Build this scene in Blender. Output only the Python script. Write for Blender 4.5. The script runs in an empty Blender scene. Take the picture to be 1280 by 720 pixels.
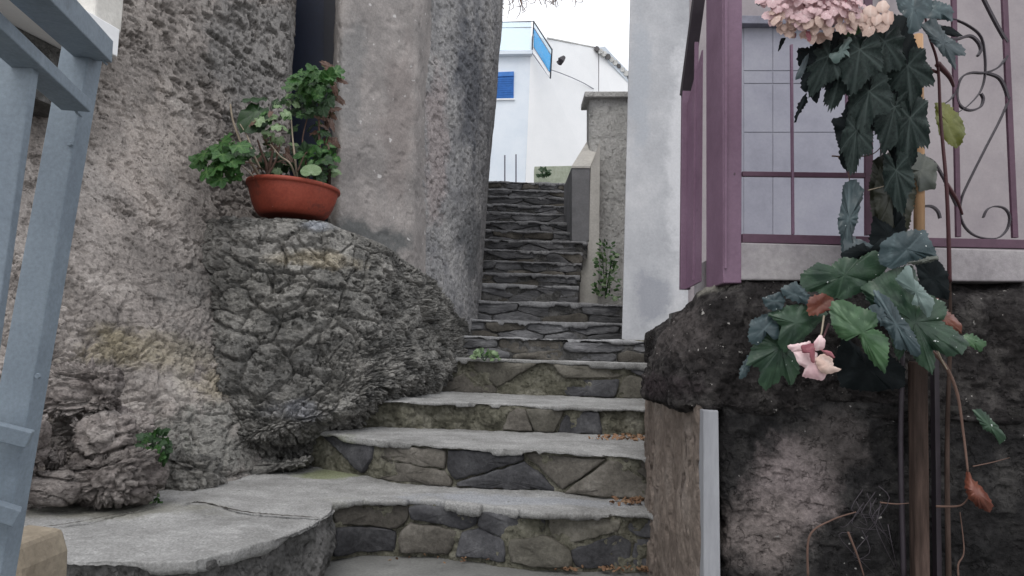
import bpy, math, random
import numpy as np
from mathutils import Vector, Matrix, Euler
random.seed(7); rng = np.random.default_rng(7)
S = bpy.context.scene
COL = S.collection
# ------------------------------------------------------------------ camera
CAM = Vector((0, 0, 0.70)); F = 924.0
PITCH = math.radians(5.56); ROLL = math.radians(1.8)
cd = bpy.data.cameras.new('camera'); cam = bpy.data.objects.new('camera', cd); COL.objects.link(cam)
cd.sensor_width = 36; cd.lens = F / 1280 * 36; cd.clip_start = 0.02; cd.clip_end = 500
RM = Euler((math.radians(90) + PITCH, 0, 0)).to_matrix() @ Matrix.Rotation(ROLL, 3, 'Z')
cam.matrix_world = Matrix.Translation(CAM) @ RM.to_4x4()
S.camera = cam
# ------------------------------------------------------------------ light
SUN_EL, SUN_AZ = math.radians(55), math.radians(195)     # azimuth clockwise from +Y
w = bpy.data.worlds.new('World'); S.world = w; w.use_nodes = True
nt = w.node_tree; nt.nodes.clear()
sky = nt.nodes.new('ShaderNodeTexSky'); sky.sky_type = 'NISHITA'; sky.sun_disc = False
sky.sun_elevation = SUN_EL; sky.sun_rotation = SUN_AZ
bg = nt.nodes.new('ShaderNodeBackground'); bg.inputs[1].default_value = 0.10
mx = nt.nodes.new('ShaderNodeMix'); mx.data_type = 'RGBA'; mx.inputs[0].default_value = 0.88   # closed cloud deck over the blue sky
mx.inputs[7].default_value = (9.8, 9.9, 10.2, 1)
out = nt.nodes.new('ShaderNodeOutputWorld')
nt.links.new(sky.outputs[0], mx.inputs[6]); nt.links.new(mx.outputs[2], bg.inputs[0]); nt.links.new(bg.outputs[0], out.inputs[0])
sd = bpy.data.lights.new('sun', 'SUN'); sd.energy = 0.7; sd.angle = math.radians(35); sd.color = (1, .96, .9)
sun = bpy.data.objects.new('sun', sd); COL.objects.link(sun)
dirv = Vector((math.sin(SUN_AZ) * math.cos(SUN_EL), math.cos(SUN_AZ) * math.cos(SUN_EL), math.sin(SUN_EL)))
sun.rotation_euler = dirv.to_track_quat('Z', 'Y').to_euler(); sun.location = (0, -3, 8)
S.view_settings.view_transform = 'Standard'; S.view_settings.look = 'None'
S.view_settings.exposure = 0.6; S.view_settings.gamma = 1.0

# ------------------------------------------------------------------ helpers
def ray(x, y):
    return RM @ Vector(((x - 640) / F, -(y - 360) / F, -1))
def P(x, y, d):
    r = ray(x, y); return CAM + r * (d / r.y)
def PZ(x, y, z):
    r = ray(x, y); return CAM + r * ((z - CAM.z) / r.z)
def hashf(ix, iy, iz, s):
    h = (ix * 374761393 + iy * 668265263 + iz * 2147483647 + s * 1274126177) & 0xFFFFFFFF
    h = ((h ^ (h >> 13)) * 1274126177) & 0xFFFFFFFF
    h = ((h ^ (h >> 16)) * 2246822519) & 0xFFFFFFFF
    return ((h ^ (h >> 15)) & 0xFFFFFF) / float(0xFFFFFF)
def vnoise(p, s=0):
    i = np.floor(p).astype(np.int64); f = p - i; f = f * f * f * (f * (f * 6 - 15) + 10)
    r = 0
    for a in (0, 1):
        for b in (0, 1):
            for c in (0, 1):
                r = r + hashf(i[:, 0] + a, i[:, 1] + b, i[:, 2] + c, s) * \
                    (f[:, 0] if a else 1 - f[:, 0]) * (f[:, 1] if b else 1 - f[:, 1]) * (f[:, 2] if c else 1 - f[:, 2])
    return r * 2 - 1
def fbm(p, oct=4, s=0, gain=.5):
    r = 0; a = 1
    for k in range(oct):
        r = r + a * vnoise(p * (2.03 ** k) + 7.3 * k, s + k); a *= gain
    return r
def worley(p, s=0):
    i = np.floor(p).astype(np.int64); f1 = np.full(len(p), 9.0); f2 = np.full(len(p), 9.0); idv = np.zeros(len(p))
    for a in (-1, 0, 1):
        for b in (-1, 0, 1):
            for c in (-1, 0, 1):
                q = i + np.array([a, b, c])
                hx = hashf(q[:, 0], q[:, 1], q[:, 2], s); hy = hashf(q[:, 0], q[:, 1], q[:, 2], s + 11); hz = hashf(q[:, 0], q[:, 1], q[:, 2], s + 23)
                d = np.sqrt((q[:, 0] + hx - p[:, 0]) ** 2 + (q[:, 1] + hy - p[:, 1]) ** 2 + (q[:, 2] + hz - p[:, 2]) ** 2)
                n = d < f1
                f2 = np.where(n, f1, np.minimum(f2, d)); f1 = np.where(n, d, f1); idv = np.where(n, hx, idv)
    return f1, f2, idv
def sstep(a, b, x):
    t = np.clip((x - a) / (b - a), 0, 1); return t * t * (3 - 2 * t)

def wloc(o):
    v = Vector((0, 0, 0))
    while o is not None:
        v += o.location; o = o.parent
    return v
def mesh_of(name, V, Fc, mat, smooth=False, quads=None):
    me = bpy.data.meshes.new(name)
    if quads is not None:
        V = np.asarray(V, np.float32); q = np.asarray(quads, np.int32)
        me.vertices.add(len(V)); me.vertices.foreach_set('co', V.ravel())
        me.loops.add(q.size); me.loops.foreach_set('vertex_index', q.ravel())
        me.polygons.add(len(q)); me.polygons.foreach_set('loop_start', np.arange(0, q.size, 4, dtype=np.int32))
        me.update(calc_edges=True)
    else:
        me.from_pydata([tuple(v) for v in V], [], Fc); me.update()
    if smooth: me.polygons.foreach_set('use_smooth', [True] * len(me.polygons))
    if mat: me.materials.append(mat)
    return me
def link(name, me, parent=None):
    o = bpy.data.objects.new(name, me); COL.objects.link(o)
    if parent is not None: o.parent = parent
    return o
def part(name, V, Fc, mat, parent=None, smooth=False, quads=None, label=None, base=None):
    off = wloc(parent) if parent is not None else Vector((0, 0, 0))
    loc = Vector((0, 0, 0))
    if parent is None and base is not None: loc = Vector(base); off = loc
    if quads is not None: V = np.asarray(V) - np.array(off)
    else: V = [Vector(v) - off for v in V]
    o = link(name, mesh_of(name, V, Fc, mat, smooth, quads), parent)
    o.location = loc
    if label: o['label'] = label
    return o
def thing(name, loc, label=None, cat=None, group=None, kind=None):
    o = bpy.data.objects.new(name, None); COL.objects.link(o); o.location = loc; o.empty_display_size = .1
    return tag(o, label, cat, group, kind)
def tag(o, label=None, cat=None, group=None, kind=None):
    if label: o['label'] = label
    if cat: o['category'] = cat
    if group: o['group'] = group
    if kind: o['kind'] = kind
    return o

class MB:
    def __init__(s): s.V = []; s.F = []
    def add(s, V, Fc):
        n = len(s.V); s.V += [Vector(v) for v in V]; s.F += [tuple(i + n for i in f) for f in Fc]; return s
    def box(s, lo, hi, bev=0):
        x0, y0, z0 = lo; x1, y1, z1 = hi
        return s.hexa([(x0, y0, z0), (x1, y0, z0), (x1, y1, z0), (x0, y1, z0), (x0, y0, z1), (x1, y0, z1), (x1, y1, z1), (x0, y1, z1)])
    def hexa(s, v):
        return s.add(v, [(0, 3, 2, 1), (4, 5, 6, 7), (0, 1, 5, 4), (1, 2, 6, 5), (2, 3, 7, 6), (3, 0, 4, 7)])
    def prism(s, front, vec):          # polygon (world pts) swept along vec
        n = len(front); vec = Vector(vec); f = [Vector(p) for p in front]
        V = f + [p + vec for p in f]
        return s.add(V, [tuple(range(n)), tuple(reversed(range(n, 2 * n)))] + [(i, (i + 1) % n + 0, (i + 1) % n + n, i + n)[::-1] for i in range(n)])
    def beam(s, a, b, w, h, up=(0, 0, 1)):
        a = Vector(a); b = Vector(b); t = (b - a).normalized(); x = t.cross(Vector(up)).normalized(); u = x.cross(t)
        c = []
        for q in (a, b):
            for sx, su in ((-1, -1), (1, -1), (1, 1), (-1, 1)):
                c.append(q + x * sx * w / 2 + u * su * h / 2)
        return s.add(c, [(3, 2, 1, 0), (4, 5, 6, 7), (0, 1, 5, 4), (1, 2, 6, 5), (2, 3, 7, 6), (3, 0, 4, 7)])
    def tube(s, pts, r, n=7):
        pts = [Vector(p) for p in pts]; m = len(pts); rs = r if isinstance(r, (list, tuple)) else [r] * m
        t0 = (pts[1] - pts[0]).normalized(); u = t0.orthogonal().normalized(); V = []; Fc = []
        for i, p in enumerate(pts):
            t = (pts[min(i + 1, m - 1)] - pts[max(i - 1, 0)]).normalized()
            u = (u - t * u.dot(t)).normalized(); v = t.cross(u)
            for k in range(n):
                a = 2 * math.pi * k / n; V.append(p + (u * math.cos(a) + v * math.sin(a)) * rs[i])
        for i in range(m - 1):
            for k in range(n):
                Fc.append((i * n + k, i * n + (k + 1) % n, (i + 1) * n + (k + 1) % n, (i + 1) * n + k))
        Fc.append(tuple(reversed(range(n)))); Fc.append(tuple(range((m - 1) * n, m * n)))
        return s.add(V, Fc)
    def strap(s, pts, nrm, wd, th):    # flat bar: width along nrm, thin in the plane
        pts = [Vector(p) for p in pts]; m = len(pts); nrm = Vector(nrm).normalized(); V = []; Fc = []
        for i, p in enumerate(pts):
            t = (pts[min(i + 1, m - 1)] - pts[max(i - 1, 0)]).normalized(); o = t.cross(nrm).normalized()
            for a, b in ((-1, -1), (1, -1), (1, 1), (-1, 1)): V.append(p + nrm * a * wd / 2 + o * b * th / 2)
        for i in range(m - 1):
            for k in range(4): Fc.append((i * 4 + k, i * 4 + (k + 1) % 4, (i + 1) * 4 + (k + 1) % 4, (i + 1) * 4 + k))
        Fc += [(3, 2, 1, 0), tuple((m - 1) * 4 + k for k in range(4))]
        return s.add(V, Fc)
    def build(s, name, mat, parent=None, smooth=False, bevel=0, label=None, base=None):
        o = part(name, s.V, s.F, mat, parent, smooth, label=label, base=base)
        import bmesh
        bm = bmesh.new(); bm.from_mesh(o.data); bmesh.ops.recalc_face_normals(bm, faces=bm.faces); bm.to_mesh(o.data); bm.free()
        if smooth: o.data.polygons.foreach_set('use_smooth', [True] * len(o.data.polygons))
        if bevel:
            m = o.modifiers.new('bevel', 'BEVEL'); m.width = bevel; m.segments = 2; m.limit_method = 'ANGLE'
        return o

def cr(pts, n):       # Catmull-Rom resample along axis 0, chord uniform
    pts = np.asarray(pts, float); m = len(pts)
    t = np.linspace(0, m - 1 - 1e-9, n); i = t.astype(int); f = (t - i)
    g = lambda k: pts[np.clip(i + k, 0, m - 1)]
    sh = (n,) + (1,) * (pts.ndim - 1); f = f.reshape(sh)
    return .5 * (2 * g(0) + (-g(-1) + g(1)) * f + (2 * g(-1) - 5 * g(0) + 4 * g(1) - g(2)) * f ** 2 + (-g(-1) + 3 * g(0) - 3 * g(1) + g(2)) * f ** 3)
def densify(ctrl, nr, nc):
    a = cr(np.asarray(ctrl, float), nr); a = np.swapaxes(cr(np.swapaxes(a, 0, 1), nc), 0, 1); return a
def gridmesh(name, G, mat, parent, disp=None, flip=False, label=None, smooth=True, kind=None):
    nr, nc, _ = G.shape
    du = np.gradient(G, axis=1); dv = np.gradient(G, axis=0)
    N = np.cross(du, dv); N /= np.linalg.norm(N, axis=2, keepdims=True) + 1e-12
    N = -N                      # outward
    P3 = G.reshape(-1, 3)
    if disp is not None:
        dd = disp(P3); P3 = P3 + N.reshape(-1, 3) * dd[:, None]
    idx = np.arange(nr * nc).reshape(nr, nc)
    q = np.stack([idx[:-1, :-1], idx[:-1, 1:], idx[1:, 1:], idx[1:, :-1]], -1).reshape(-1, 4)
    if flip: q = q[:, ::-1]
    o = part(name, P3, None, mat, parent, smooth, quads=q, label=label)
    if kind: o['kind'] = kind
    return o

# ------------------------------------------------------------------ materials
def nodes(name, rough=.9, spec=.3):
    m = bpy.data.materials.new(name); m.use_nodes = True; t = m.node_tree
    b = t.nodes['Principled BSDF']; b.inputs['Roughness'].default_value = rough
    b.inputs['Specular IOR Level'].default_value = spec
    return m, t, b
def rgba(c): return (c[0], c[1], c[2], 1)
def N_(t, ty, **kw):
    n = t.nodes.new(ty)
    for k, v in kw.items(): setattr(n, k, v)
    return n
def rough_mat(name, cols, scale=6, bump=.6, bdist=.01, bscale=60, fine=.35, rough=.92, spots=(), stretch=(1, 1, 1), specks=None, spec=.12, pits=0, rand=0, dark=None, streaks=None, wood=None):
    """cols: dark..light colours mixed by noise. spots: (centre, radii, colour, strength) stains and tone patches with a ragged outline."""
    m, t, b = nodes(name, rough, spec); L = t.links.new
    tc = N_(t, 'ShaderNodeTexCoord'); mp = N_(t, 'ShaderNodeMapping'); mp.inputs['Scale'].default_value = stretch
    L(tc.outputs['Object'], mp.inputs[0])
    vec = mp.outputs[0]
    if rand:
        oi = N_(t, 'ShaderNodeObjectInfo'); ad = N_(t, 'ShaderNodeVectorMath', operation='MULTIPLY_ADD')
        L(oi.outputs['Random'], ad.inputs[0]); ad.inputs[1].default_value = (37, 21, 53); L(vec, ad.inputs[2]); vec = ad.outputs[0]
    n1 = N_(t, 'ShaderNodeTexNoise'); n1.inputs['Scale'].default_value = scale; n1.inputs['Detail'].default_value = 9; n1.inputs['Roughness'].default_value = .68
    L(vec, n1.inputs['Vector'])
    r = N_(t, 'ShaderNodeValToRGB'); el = r.color_ramp.elements; n = len(cols)
    for i, c in enumerate(cols):
        p = .3 + .4 * i / max(1, n - 1)
        e = el[i] if i < 2 else el.new(p)
        e.position = p; e.color = rgba(c)
    L(n1.outputs[0], r.inputs[0]); col = r.outputs[0]
    n2 = N_(t, 'ShaderNodeTexNoise'); n2.inputs['Scale'].default_value = bscale; n2.inputs['Detail'].default_value = 6; n2.inputs['Roughness'].default_value = .7
    L(vec, n2.inputs['Vector'])
    mr = N_(t, 'ShaderNodeMapRange'); mr.inputs[1].default_value = .3; mr.inputs[2].default_value = .7; mr.inputs[3].default_value = 1 - fine; mr.inputs[4].default_value = 1 + fine
    L(n2.outputs[0], mr.inputs[0])
    mu = N_(t, 'ShaderNodeMix', data_type='RGBA', blend_type='MULTIPLY'); mu.inputs[0].default_value = 1
    L(col, mu.inputs[6]); L(mr.outputs[0], mu.inputs[7]); col = mu.outputs[2]
    if rand:
        m2 = N_(t, 'ShaderNodeMapRange'); m2.inputs[3].default_value = 1 - rand; m2.inputs[4].default_value = 1 + rand; L(oi.outputs['Random'], m2.inputs[0])
        mu2 = N_(t, 'ShaderNodeMix', data_type='RGBA', blend_type='MULTIPLY'); mu2.inputs[0].default_value = 1
        L(col, mu2.inputs[6]); L(m2.outputs[0], mu2.inputs[7]); col = mu2.outputs[2]
    if spots:
        geo = N_(t, 'ShaderNodeNewGeometry')
        nz = N_(t, 'ShaderNodeTexNoise'); nz.inputs['Scale'].default_value = 5; nz.inputs['Detail'].default_value = 8; nz.inputs['Roughness'].default_value = .7; L(geo.outputs[0], nz.inputs['Vector'])
        for (c, rad, colr, st) in spots:
            if not hasattr(rad, '__len__'): rad = (rad,) * 3
            sb = N_(t, 'ShaderNodeVectorMath', operation='SUBTRACT'); L(geo.outputs[0], sb.inputs[0]); sb.inputs[1].default_value = tuple(c)
            dv = N_(t, 'ShaderNodeVectorMath', operation='DIVIDE'); L(sb.outputs[0], dv.inputs[0]); dv.inputs[1].default_value = rad
            ln = N_(t, 'ShaderNodeVectorMath', operation='LENGTH'); L(dv.outputs[0], ln.inputs[0])
            a = N_(t, 'ShaderNodeMath', operation='MULTIPLY_ADD'); L(nz.outputs[0], a.inputs[0]); a.inputs[1].default_value = 2.2; L(ln.outputs['Value'], a.inputs[2])
            q = N_(t, 'ShaderNodeMapRange', interpolation_type='SMOOTHSTEP'); q.inputs[1].default_value = 1.55; q.inputs[2].default_value = 2.15; q.inputs[3].default_value = st; q.inputs[4].default_value = 0
            L(a.outputs[0], q.inputs[0])
            x = N_(t, 'ShaderNodeMix', data_type='RGBA'); L(q.outputs[0], x.inputs[0]); L(col, x.inputs[6])
            # keep the grain inside the patch
            g = N_(t, 'ShaderNodeMix', data_type='RGBA', blend_type='MULTIPLY'); g.inputs[0].default_value = 1; g.inputs[6].default_value = rgba(colr); L(mr.outputs[0], g.inputs[7])
            L(g.outputs[2], x.inputs[7]); col = x.outputs[2]
    if specks:
        sc, th, scol = specks
        vn = N_(t, 'ShaderNodeTexNoise'); vn.inputs['Scale'].default_value = sc; vn.inputs['Detail'].default_value = 2; L(vec, vn.inputs['Vector'])
        q = N_(t, 'ShaderNodeMapRange'); q.inputs[1].default_value = th; q.inputs[2].default_value = th + .03; L(vn.outputs[0], q.inputs[0])
        x = N_(t, 'ShaderNodeMix', data_type='RGBA'); L(q.outputs[0], x.inputs[0]); L(col, x.inputs[6]); x.inputs[7].default_value = rgba(scol); col = x.outputs[2]
    if dark:  # random mottling; on wall and rock it also stands in for pit shade
        sc, th, scol = dark
        vn = N_(t, 'ShaderNodeTexNoise'); vn.inputs['Scale'].default_value = sc; vn.inputs['Detail'].default_value = 6; vn.inputs['Roughness'].default_value = .65; L(vec, vn.inputs['Vector'])
        q = N_(t, 'ShaderNodeMapRange', interpolation_type='SMOOTHSTEP'); q.inputs[1].default_value = th; q.inputs[2].default_value = th + .07; q.inputs[4].default_value = .8; L(vn.outputs[0], q.inputs[0])
        x = N_(t, 'ShaderNodeMix', data_type='RGBA'); L(q.outputs[0], x.inputs[0]); L(col, x.inputs[6]); x.inputs[7].default_value = rgba(scol); col = x.outputs[2]
    if streaks:
        ssc, sth, scol = streaks
        m3 = N_(t, 'ShaderNodeMapping'); m3.inputs['Scale'].default_value = (ssc, ssc, ssc * .1); L(tc.outputs['Object'], m3.inputs[0])
        vn = N_(t, 'ShaderNodeTexNoise'); vn.inputs['Scale'].default_value = 1; vn.inputs['Detail'].default_value = 6; L(m3.outputs[0], vn.inputs['Vector'])
        q = N_(t, 'ShaderNodeMapRange', interpolation_type='SMOOTHSTEP'); q.inputs[1].default_value = sth; q.inputs[2].default_value = sth + .2; q.inputs[4].default_value = .85; L(vn.outputs[0], q.inputs[0])
        x = N_(t, 'ShaderNodeMix', data_type='RGBA'); L(q.outputs[0], x.inputs[0]); L(col, x.inputs[6]); x.inputs[7].default_value = rgba(scol); col = x.outputs[2]
    L(col, b.inputs['Base Color'])
    hgt = n2.outputs[0]
    if pits:
        vo = N_(t, 'ShaderNodeTexNoise'); vo.inputs['Scale'].default_value = pits; vo.inputs['Detail'].default_value = 5; vo.inputs['Roughness'].default_value = .6; L(vec, vo.inputs['Vector'])
        q = N_(t, 'ShaderNodeMapRange', interpolation_type='SMOOTHSTEP'); q.inputs[1].default_value = .57; q.inputs[2].default_value = .63; L(vo.outputs[0], q.inputs[0])
        ad = N_(t, 'ShaderNodeMath', operation='MULTIPLY_ADD'); L(q.outputs[0], ad.inputs[0]); ad.inputs[1].default_value = -.7; L(hgt, ad.inputs[2]); hgt = ad.outputs[0]
    bp = N_(t, 'ShaderNodeBump'); bp.inputs['Strength'].default_value = bump; bp.inputs['Distance'].default_value = bdist
    L(hgt, bp.inputs['Height']); L(bp.outputs[0], b.inputs['Normal'])
    return m
def simple(name, c, rough=.6, metal=0, fine=.15, scale=40, bump=.15, bdist=.003, spec=.4, **kw):
    m = rough_mat(name, [tuple(v * .8 for v in c), tuple(min(1, v * 1.15) for v in c)], scale=scale * .2, bump=bump, bdist=bdist, bscale=scale, fine=fine, rough=rough, spec=spec, **kw)
    m.node_tree.nodes['Principled BSDF'].inputs['Metallic'].default_value = metal
    return m

W = lambda x, y, d: tuple(P(x, y, d))
M = {}
M['wall'] = rough_mat('rough_render', [(.15, .137, .128), (.29, .262, .243), (.44, .402, .375)], scale=4, bump=.8, bdist=.010, bscale=80, pits=42, fine=.38, dark=(34, .60, (.075, .065, .06)),
    spots=[(W(215, 430, 2.85), (.35, .5, .14), (.36, .31, .19), .5), (W(255, 470, 2.95), (.15, .4, .12), (.36, .31, .19), .45),
           (W(330, 60, 3.9), (.35, .6, .5), (.20, .195, .19), .75), (W(170, 160, 3.1), (.22, .6, .45), (.50, .44, .40), .6),
           (W(250, 330, 3.2), (.2, .6, .5), (.17, .163, .155), .7), (W(200, 470, 2.7), (.25, .4, .2), (.42, .40, .38), .6),
           (W(260, 560, 2.9), (.35, .5, .2), (.20, .20, .185), .8), (W(200, 560, 2.6), (.08, .3, .07), (.05, .10, .03), .8)])
M['rock'] = rough_mat('lava_rock', [(.065, .065, .064), (.18, .175, .163), (.37, .357, .332)], scale=5, bump=.9, bdist=.012, bscale=70, pits=34, fine=.5, dark=(22, .58, (.04, .04, .038)), stretch=(1, 1, 1.7),
    spots=[(W(400, 330, 3.6), (.25, .5, .06), (.38, .33, .24), .6), (W(390, 510, 3.4), (.2, .4, .06), (.34, .345, .37), .7),
           (W(400, 285, 3.6), (.1, .3, .04), (.34, .36, .40), .8), (W(545, 500, 4.9), (.12, .5, .2), (.26, .25, .23), .8),
           (W(310, 300, 3.5), (.4, .5, .12), (.26, .25, .235), .7), (W(330, 450, 3.3), (.3, .5, .2), (.10, .098, .094), .6), (W(575, 350, 5.2), (.25, .6, .2), (.34, .33, .31), .8)])
M['boulder'] = rough_mat('boulder_rock', [(.12, .102, .097), (.225, .20, .188), (.36, .33, .31)], scale=7, bump=.9, bdist=.010, bscale=70, pits=40, fine=.45, dark=(28, .59, (.05, .04, .038)), rand=.25, stretch=(1, 1, 1.6))
M['pillar'] = rough_mat('grey_render', [(.18, .17, .165), (.27, .25, .24), (.36, .33, .315)], scale=3, bump=.5, bdist=.006, bscale=90, fine=.22, specks=(16, .70, (.5, .48, .47)),
    spots=[(W(460, 300, 4.4), (.3, .5, .14), (.11, .115, .115), .9), (W(500, 150, 4.6), (.12, .4, .6), (.21, .18, .17), .5), (W(440, 100, 4.3), (.1, .3, .5), (.19, .19, .19), .6)])
M['sidewall'] = rough_mat('weathered_render', [(.17, .17, .18), (.29, .285, .285), (.42, .405, .395)], scale=4, bump=.8, bdist=.010, bscale=75, pits=34, fine=.35, dark=(30, .62, (.06, .06, .065)),
    spots=[(W(585, 120, 5.6), (.14, .5, .8), (.12, .125, .14), .85), (W(590, 300, 5.8), (.2, .6, .3), (.13, .135, .14), .7), (W(545, 180, 5.0), (.1, .3, .7), (.36, .31, .30), .7)])
M['tread'] = rough_mat('worn_concrete', [(.18, .178, .172), (.27, .268, .262), (.36, .358, .35)], scale=5, bump=.8, bdist=.004, bscale=150, fine=.38, dark=(9, .66, (.11, .11, .10)),
    spots=[(tuple(PZ(410, 592, .19)), (.2, .14, .2), (.19, .21, .11), .8), (tuple(PZ(100, 635, .19)), (.5, .15, .2), (.16, .155, .12), .6), (tuple(PZ(430, 700, 0)), (.2, .2, .2), (.19, .19, .12), .6),
           (tuple(PZ(650, 625, .19)), (.5, .12, .2), (.30, .315, .345), .6)])
M['tread_dark'] = rough_mat('lit_edge_slab', [(.15, .15, .153), (.25, .25, .256), (.36, .36, .367)], scale=6, bump=.8, bdist=.006, bscale=70, fine=.3, rand=.2)  # lightened so the upper nosings look like edges catching light
M['mortar'] = rough_mat('old_mortar', [(.07, .068, .052), (.14, .135, .105), (.25, .24, .20)], scale=9, bump=1, bdist=.01, bscale=70, fine=.35, pits=50)
M['mortar_dark'] = rough_mat('dark_mortar', [(.055, .055, .055), (.11, .108, .105), (.20, .195, .19)], scale=9, bump=1, bdist=.01, bscale=70, fine=.35, pits=40)
M['stone_a'] = rough_mat('basalt', [(.035, .035, .038), (.07, .07, .075), (.13, .13, .135)], scale=7, bump=.8, bdist=.006, bscale=70, fine=.3, rand=.3)
M['stone_d'] = rough_mat('dark_grey_stone', [(.06, .06, .063), (.13, .13, .135), (.25, .25, .258)], scale=7, bump=1, bdist=.012, bscale=45, fine=.35, rand=.35, stretch=(.5, 1, 1.6))
M['stone_b'] = rough_mat('brown_stone', [(.065, .06, .053), (.115, .106, .093), (.18, .168, .15)], scale=7, bump=.8, bdist=.006, bscale=70, fine=.3, rand=.3)
M['stone_c'] = rough_mat('olive_stone', [(.075, .07, .06), (.125, .118, .10), (.19, .178, .155)], scale=7, bump=.8, bdist=.006, bscale=70, fine=.3, rand=.25)
M['ground'] = rough_mat('ground_concrete', [(.13, .13, .125), (.22, .22, .21)], scale=4, bump=.5, bdist=.004, bscale=90, fine=.2)
M['black_wall'] = rough_mat('soot_black_wall', [(.008, .008, .0085), (.024, .023, .0235), (.075, .071, .068)], scale=6, bump=1, bdist=.012, bscale=65, pits=34, fine=.45, specks=(55, .74, (.28, .27, .26)),
    spots=[(W(1000, 610, 1.85), (.13, .4, .16), (.26, .22, .215), .85), (W(960, 680, 1.85), (.16, .4, .12), (.21, .18, .17), .8), (W(1230, 520, 1.85), (.3, .4, .06), (.045, .042, .04), .8), (W(1050, 560, 1.85), (.12, .4, .1), (.12, .105, .10), .6)])
M['cap'] = rough_mat('stained_coping', [(.010, .009, .009), (.032, .029, .029), (.10, .093, .088)], scale=8, bump=1, bdist=.012, bscale=70, pits=40, fine=.4, specks=(60, .72, (.4, .38, .36)),
    spots=[(W(885, 352, 2.0), (.09, .3, .035), (.24, .23, .2), .9), (W(850, 420, 2.1), (.14, .4, .10), (.10, .088, .085), .7), (W(840, 480, 2.3), (.2, .4, .06), (.05, .038, .042), .7)])
M['earth_panel'] = rough_mat('flaking_tan_render', [(.11, .088, .075), (.18, .148, .126), (.25, .215, .19)], scale=5, bump=1, bdist=.008, bscale=55, fine=.35, stretch=(1, 1, .75), dark=(14, .6, (.07, .055, .048)))
M['white_board'] = simple('weathered_white_board', (.27, .275, .295), rough=.7, stretch=(1, 1, .15))
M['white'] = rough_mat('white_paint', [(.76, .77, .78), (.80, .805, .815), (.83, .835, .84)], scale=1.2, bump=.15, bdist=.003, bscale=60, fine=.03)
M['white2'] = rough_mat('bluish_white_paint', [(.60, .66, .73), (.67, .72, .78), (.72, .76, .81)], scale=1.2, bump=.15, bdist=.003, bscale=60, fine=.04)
M['corner'] = rough_mat('pale_blue_grey_render', [(.31, .315, .335), (.41, .415, .435), (.53, .53, .545)], scale=2.2, bump=.3, bdist=.004, bscale=60, fine=.08,
    spots=[(W(815, 370, 5.3), (.16, .3, .25), (.27, .28, .31), .8), (W(800, 100, 5.3), (.1, .3, .7), (.36, .38, .415), .7), (W(850, 200, 5.3), (.12, .3, 1.0), (.62, .62, .64), .6)])  # left side greyer, right paler: shading put into colour; low smudge is wear
M['facade'] = rough_mat('pale_mauve_render', [(.24, .215, .23), (.30, .27, .28), (.34, .31, .32)], scale=1.5, bump=.2, bdist=.003, bscale=60, fine=.05)
M['lilac'] = rough_mat('lilac_panel_paint', [(.21, .21, .25), (.26, .26, .305), (.30, .30, .34)], scale=2, bump=.2, bdist=.003, bscale=60, fine=.05)
M['lilac_trim'] = simple('grey_lilac_trim', (.16, .16, .20))
M['ledge'] = rough_mat('pale_ledge', [(.20, .185, .195), (.29, .27, .28), (.38, .36, .36)], scale=5, bump=.4, bdist=.004, bscale=60, fine=.15)
M['purple'] = rough_mat('mauve_gate_paint', [(.12, .066, .105), (.165, .097, .147), (.20, .125, .18)], scale=4, bump=.25, bdist=.002, bscale=120, fine=.1, rough=.5, spec=.4, specks=(22, .76, (.05, .03, .04)))
M['purple_dark'] = simple('dark_mauve_paint', (.085, .04, .065), rough=.5)
M['iron'] = simple('dark_wrought_iron', (.035, .028, .035), rough=.45)
M['steel'] = rough_mat('grey_blue_gate_paint', [(.13, .16, .195), (.185, .225, .265), (.235, .275, .315)], scale=3, bump=.3, bdist=.0012, bscale=180, fine=.16, rough=.6, spec=.35, specks=(34, .755, (.06, .045, .04)), dark=(5, .58, (.12, .145, .17)), streaks=(26, .60, (.24, .28, .32)))
M['concrete'] = rough_mat('grey_concrete', [(.42, .42, .405), (.54, .535, .52), (.64, .635, .62)], scale=3, bump=.9, bdist=.02, bscale=35, fine=.22, pits=18, streaks=(7, .6, (.40, .40, .385)))
M['concrete_light'] = rough_mat('light_render', [(.5, .48, .45), (.62, .6, .56), (.7, .68, .64)], scale=4, bump=.4, bdist=.005, bscale=40, fine=.12)
M['dark_face'] = rough_mat('dark_end_face', [(.17, .17, .178), (.225, .225, .235), (.28, .28, .29)], scale=4, bump=.4, bdist=.005, bscale=40, fine=.12)  # end face coloured darker than the rest of the parapet
M['green_wall'] = rough_mat('mossy_low_wall', [(.27, .31, .24), (.36, .39, .31), (.45, .47, .4)], scale=4, bump=.4, bdist=.01, bscale=20, fine=.2)
M['blue'] = simple('blue_shutter_paint', (.04, .17, .50), rough=.5, fine=.05)
M['door'] = simple('dark_blue_door', (.012, .018, .04), rough=.5)
M['door_frame'] = simple('black_frame', (.006, .008, .018), rough=.5)
M['terracotta'] = rough_mat('terracotta_plastic', [(.16, .03, .018), (.24, .046, .027), (.28, .062, .038)], scale=5, bump=.1, bdist=.001, bscale=80, fine=.14, rough=.6, spec=.3, dark=(9, .6, (.13, .035, .025)), specks=(60, .73, (.34, .2, .15)))
M['soil'] = simple('dark_soil', (.03, .025, .02), rough=1)
M['twig'] = simple('brown_twig', (.11, .065, .05), rough=.8)
M['twig_pale'] = simple('dry_pale_twig', (.30, .25, .19), rough=.8)
M['bark'] = rough_mat('old_stake_wood', [(.02, .015, .013), (.055, .038, .032), (.10, .07, .06)], scale=14, bump=.8, bdist=.004, bscale=60, fine=.35, stretch=(1, 1, .12))
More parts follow.
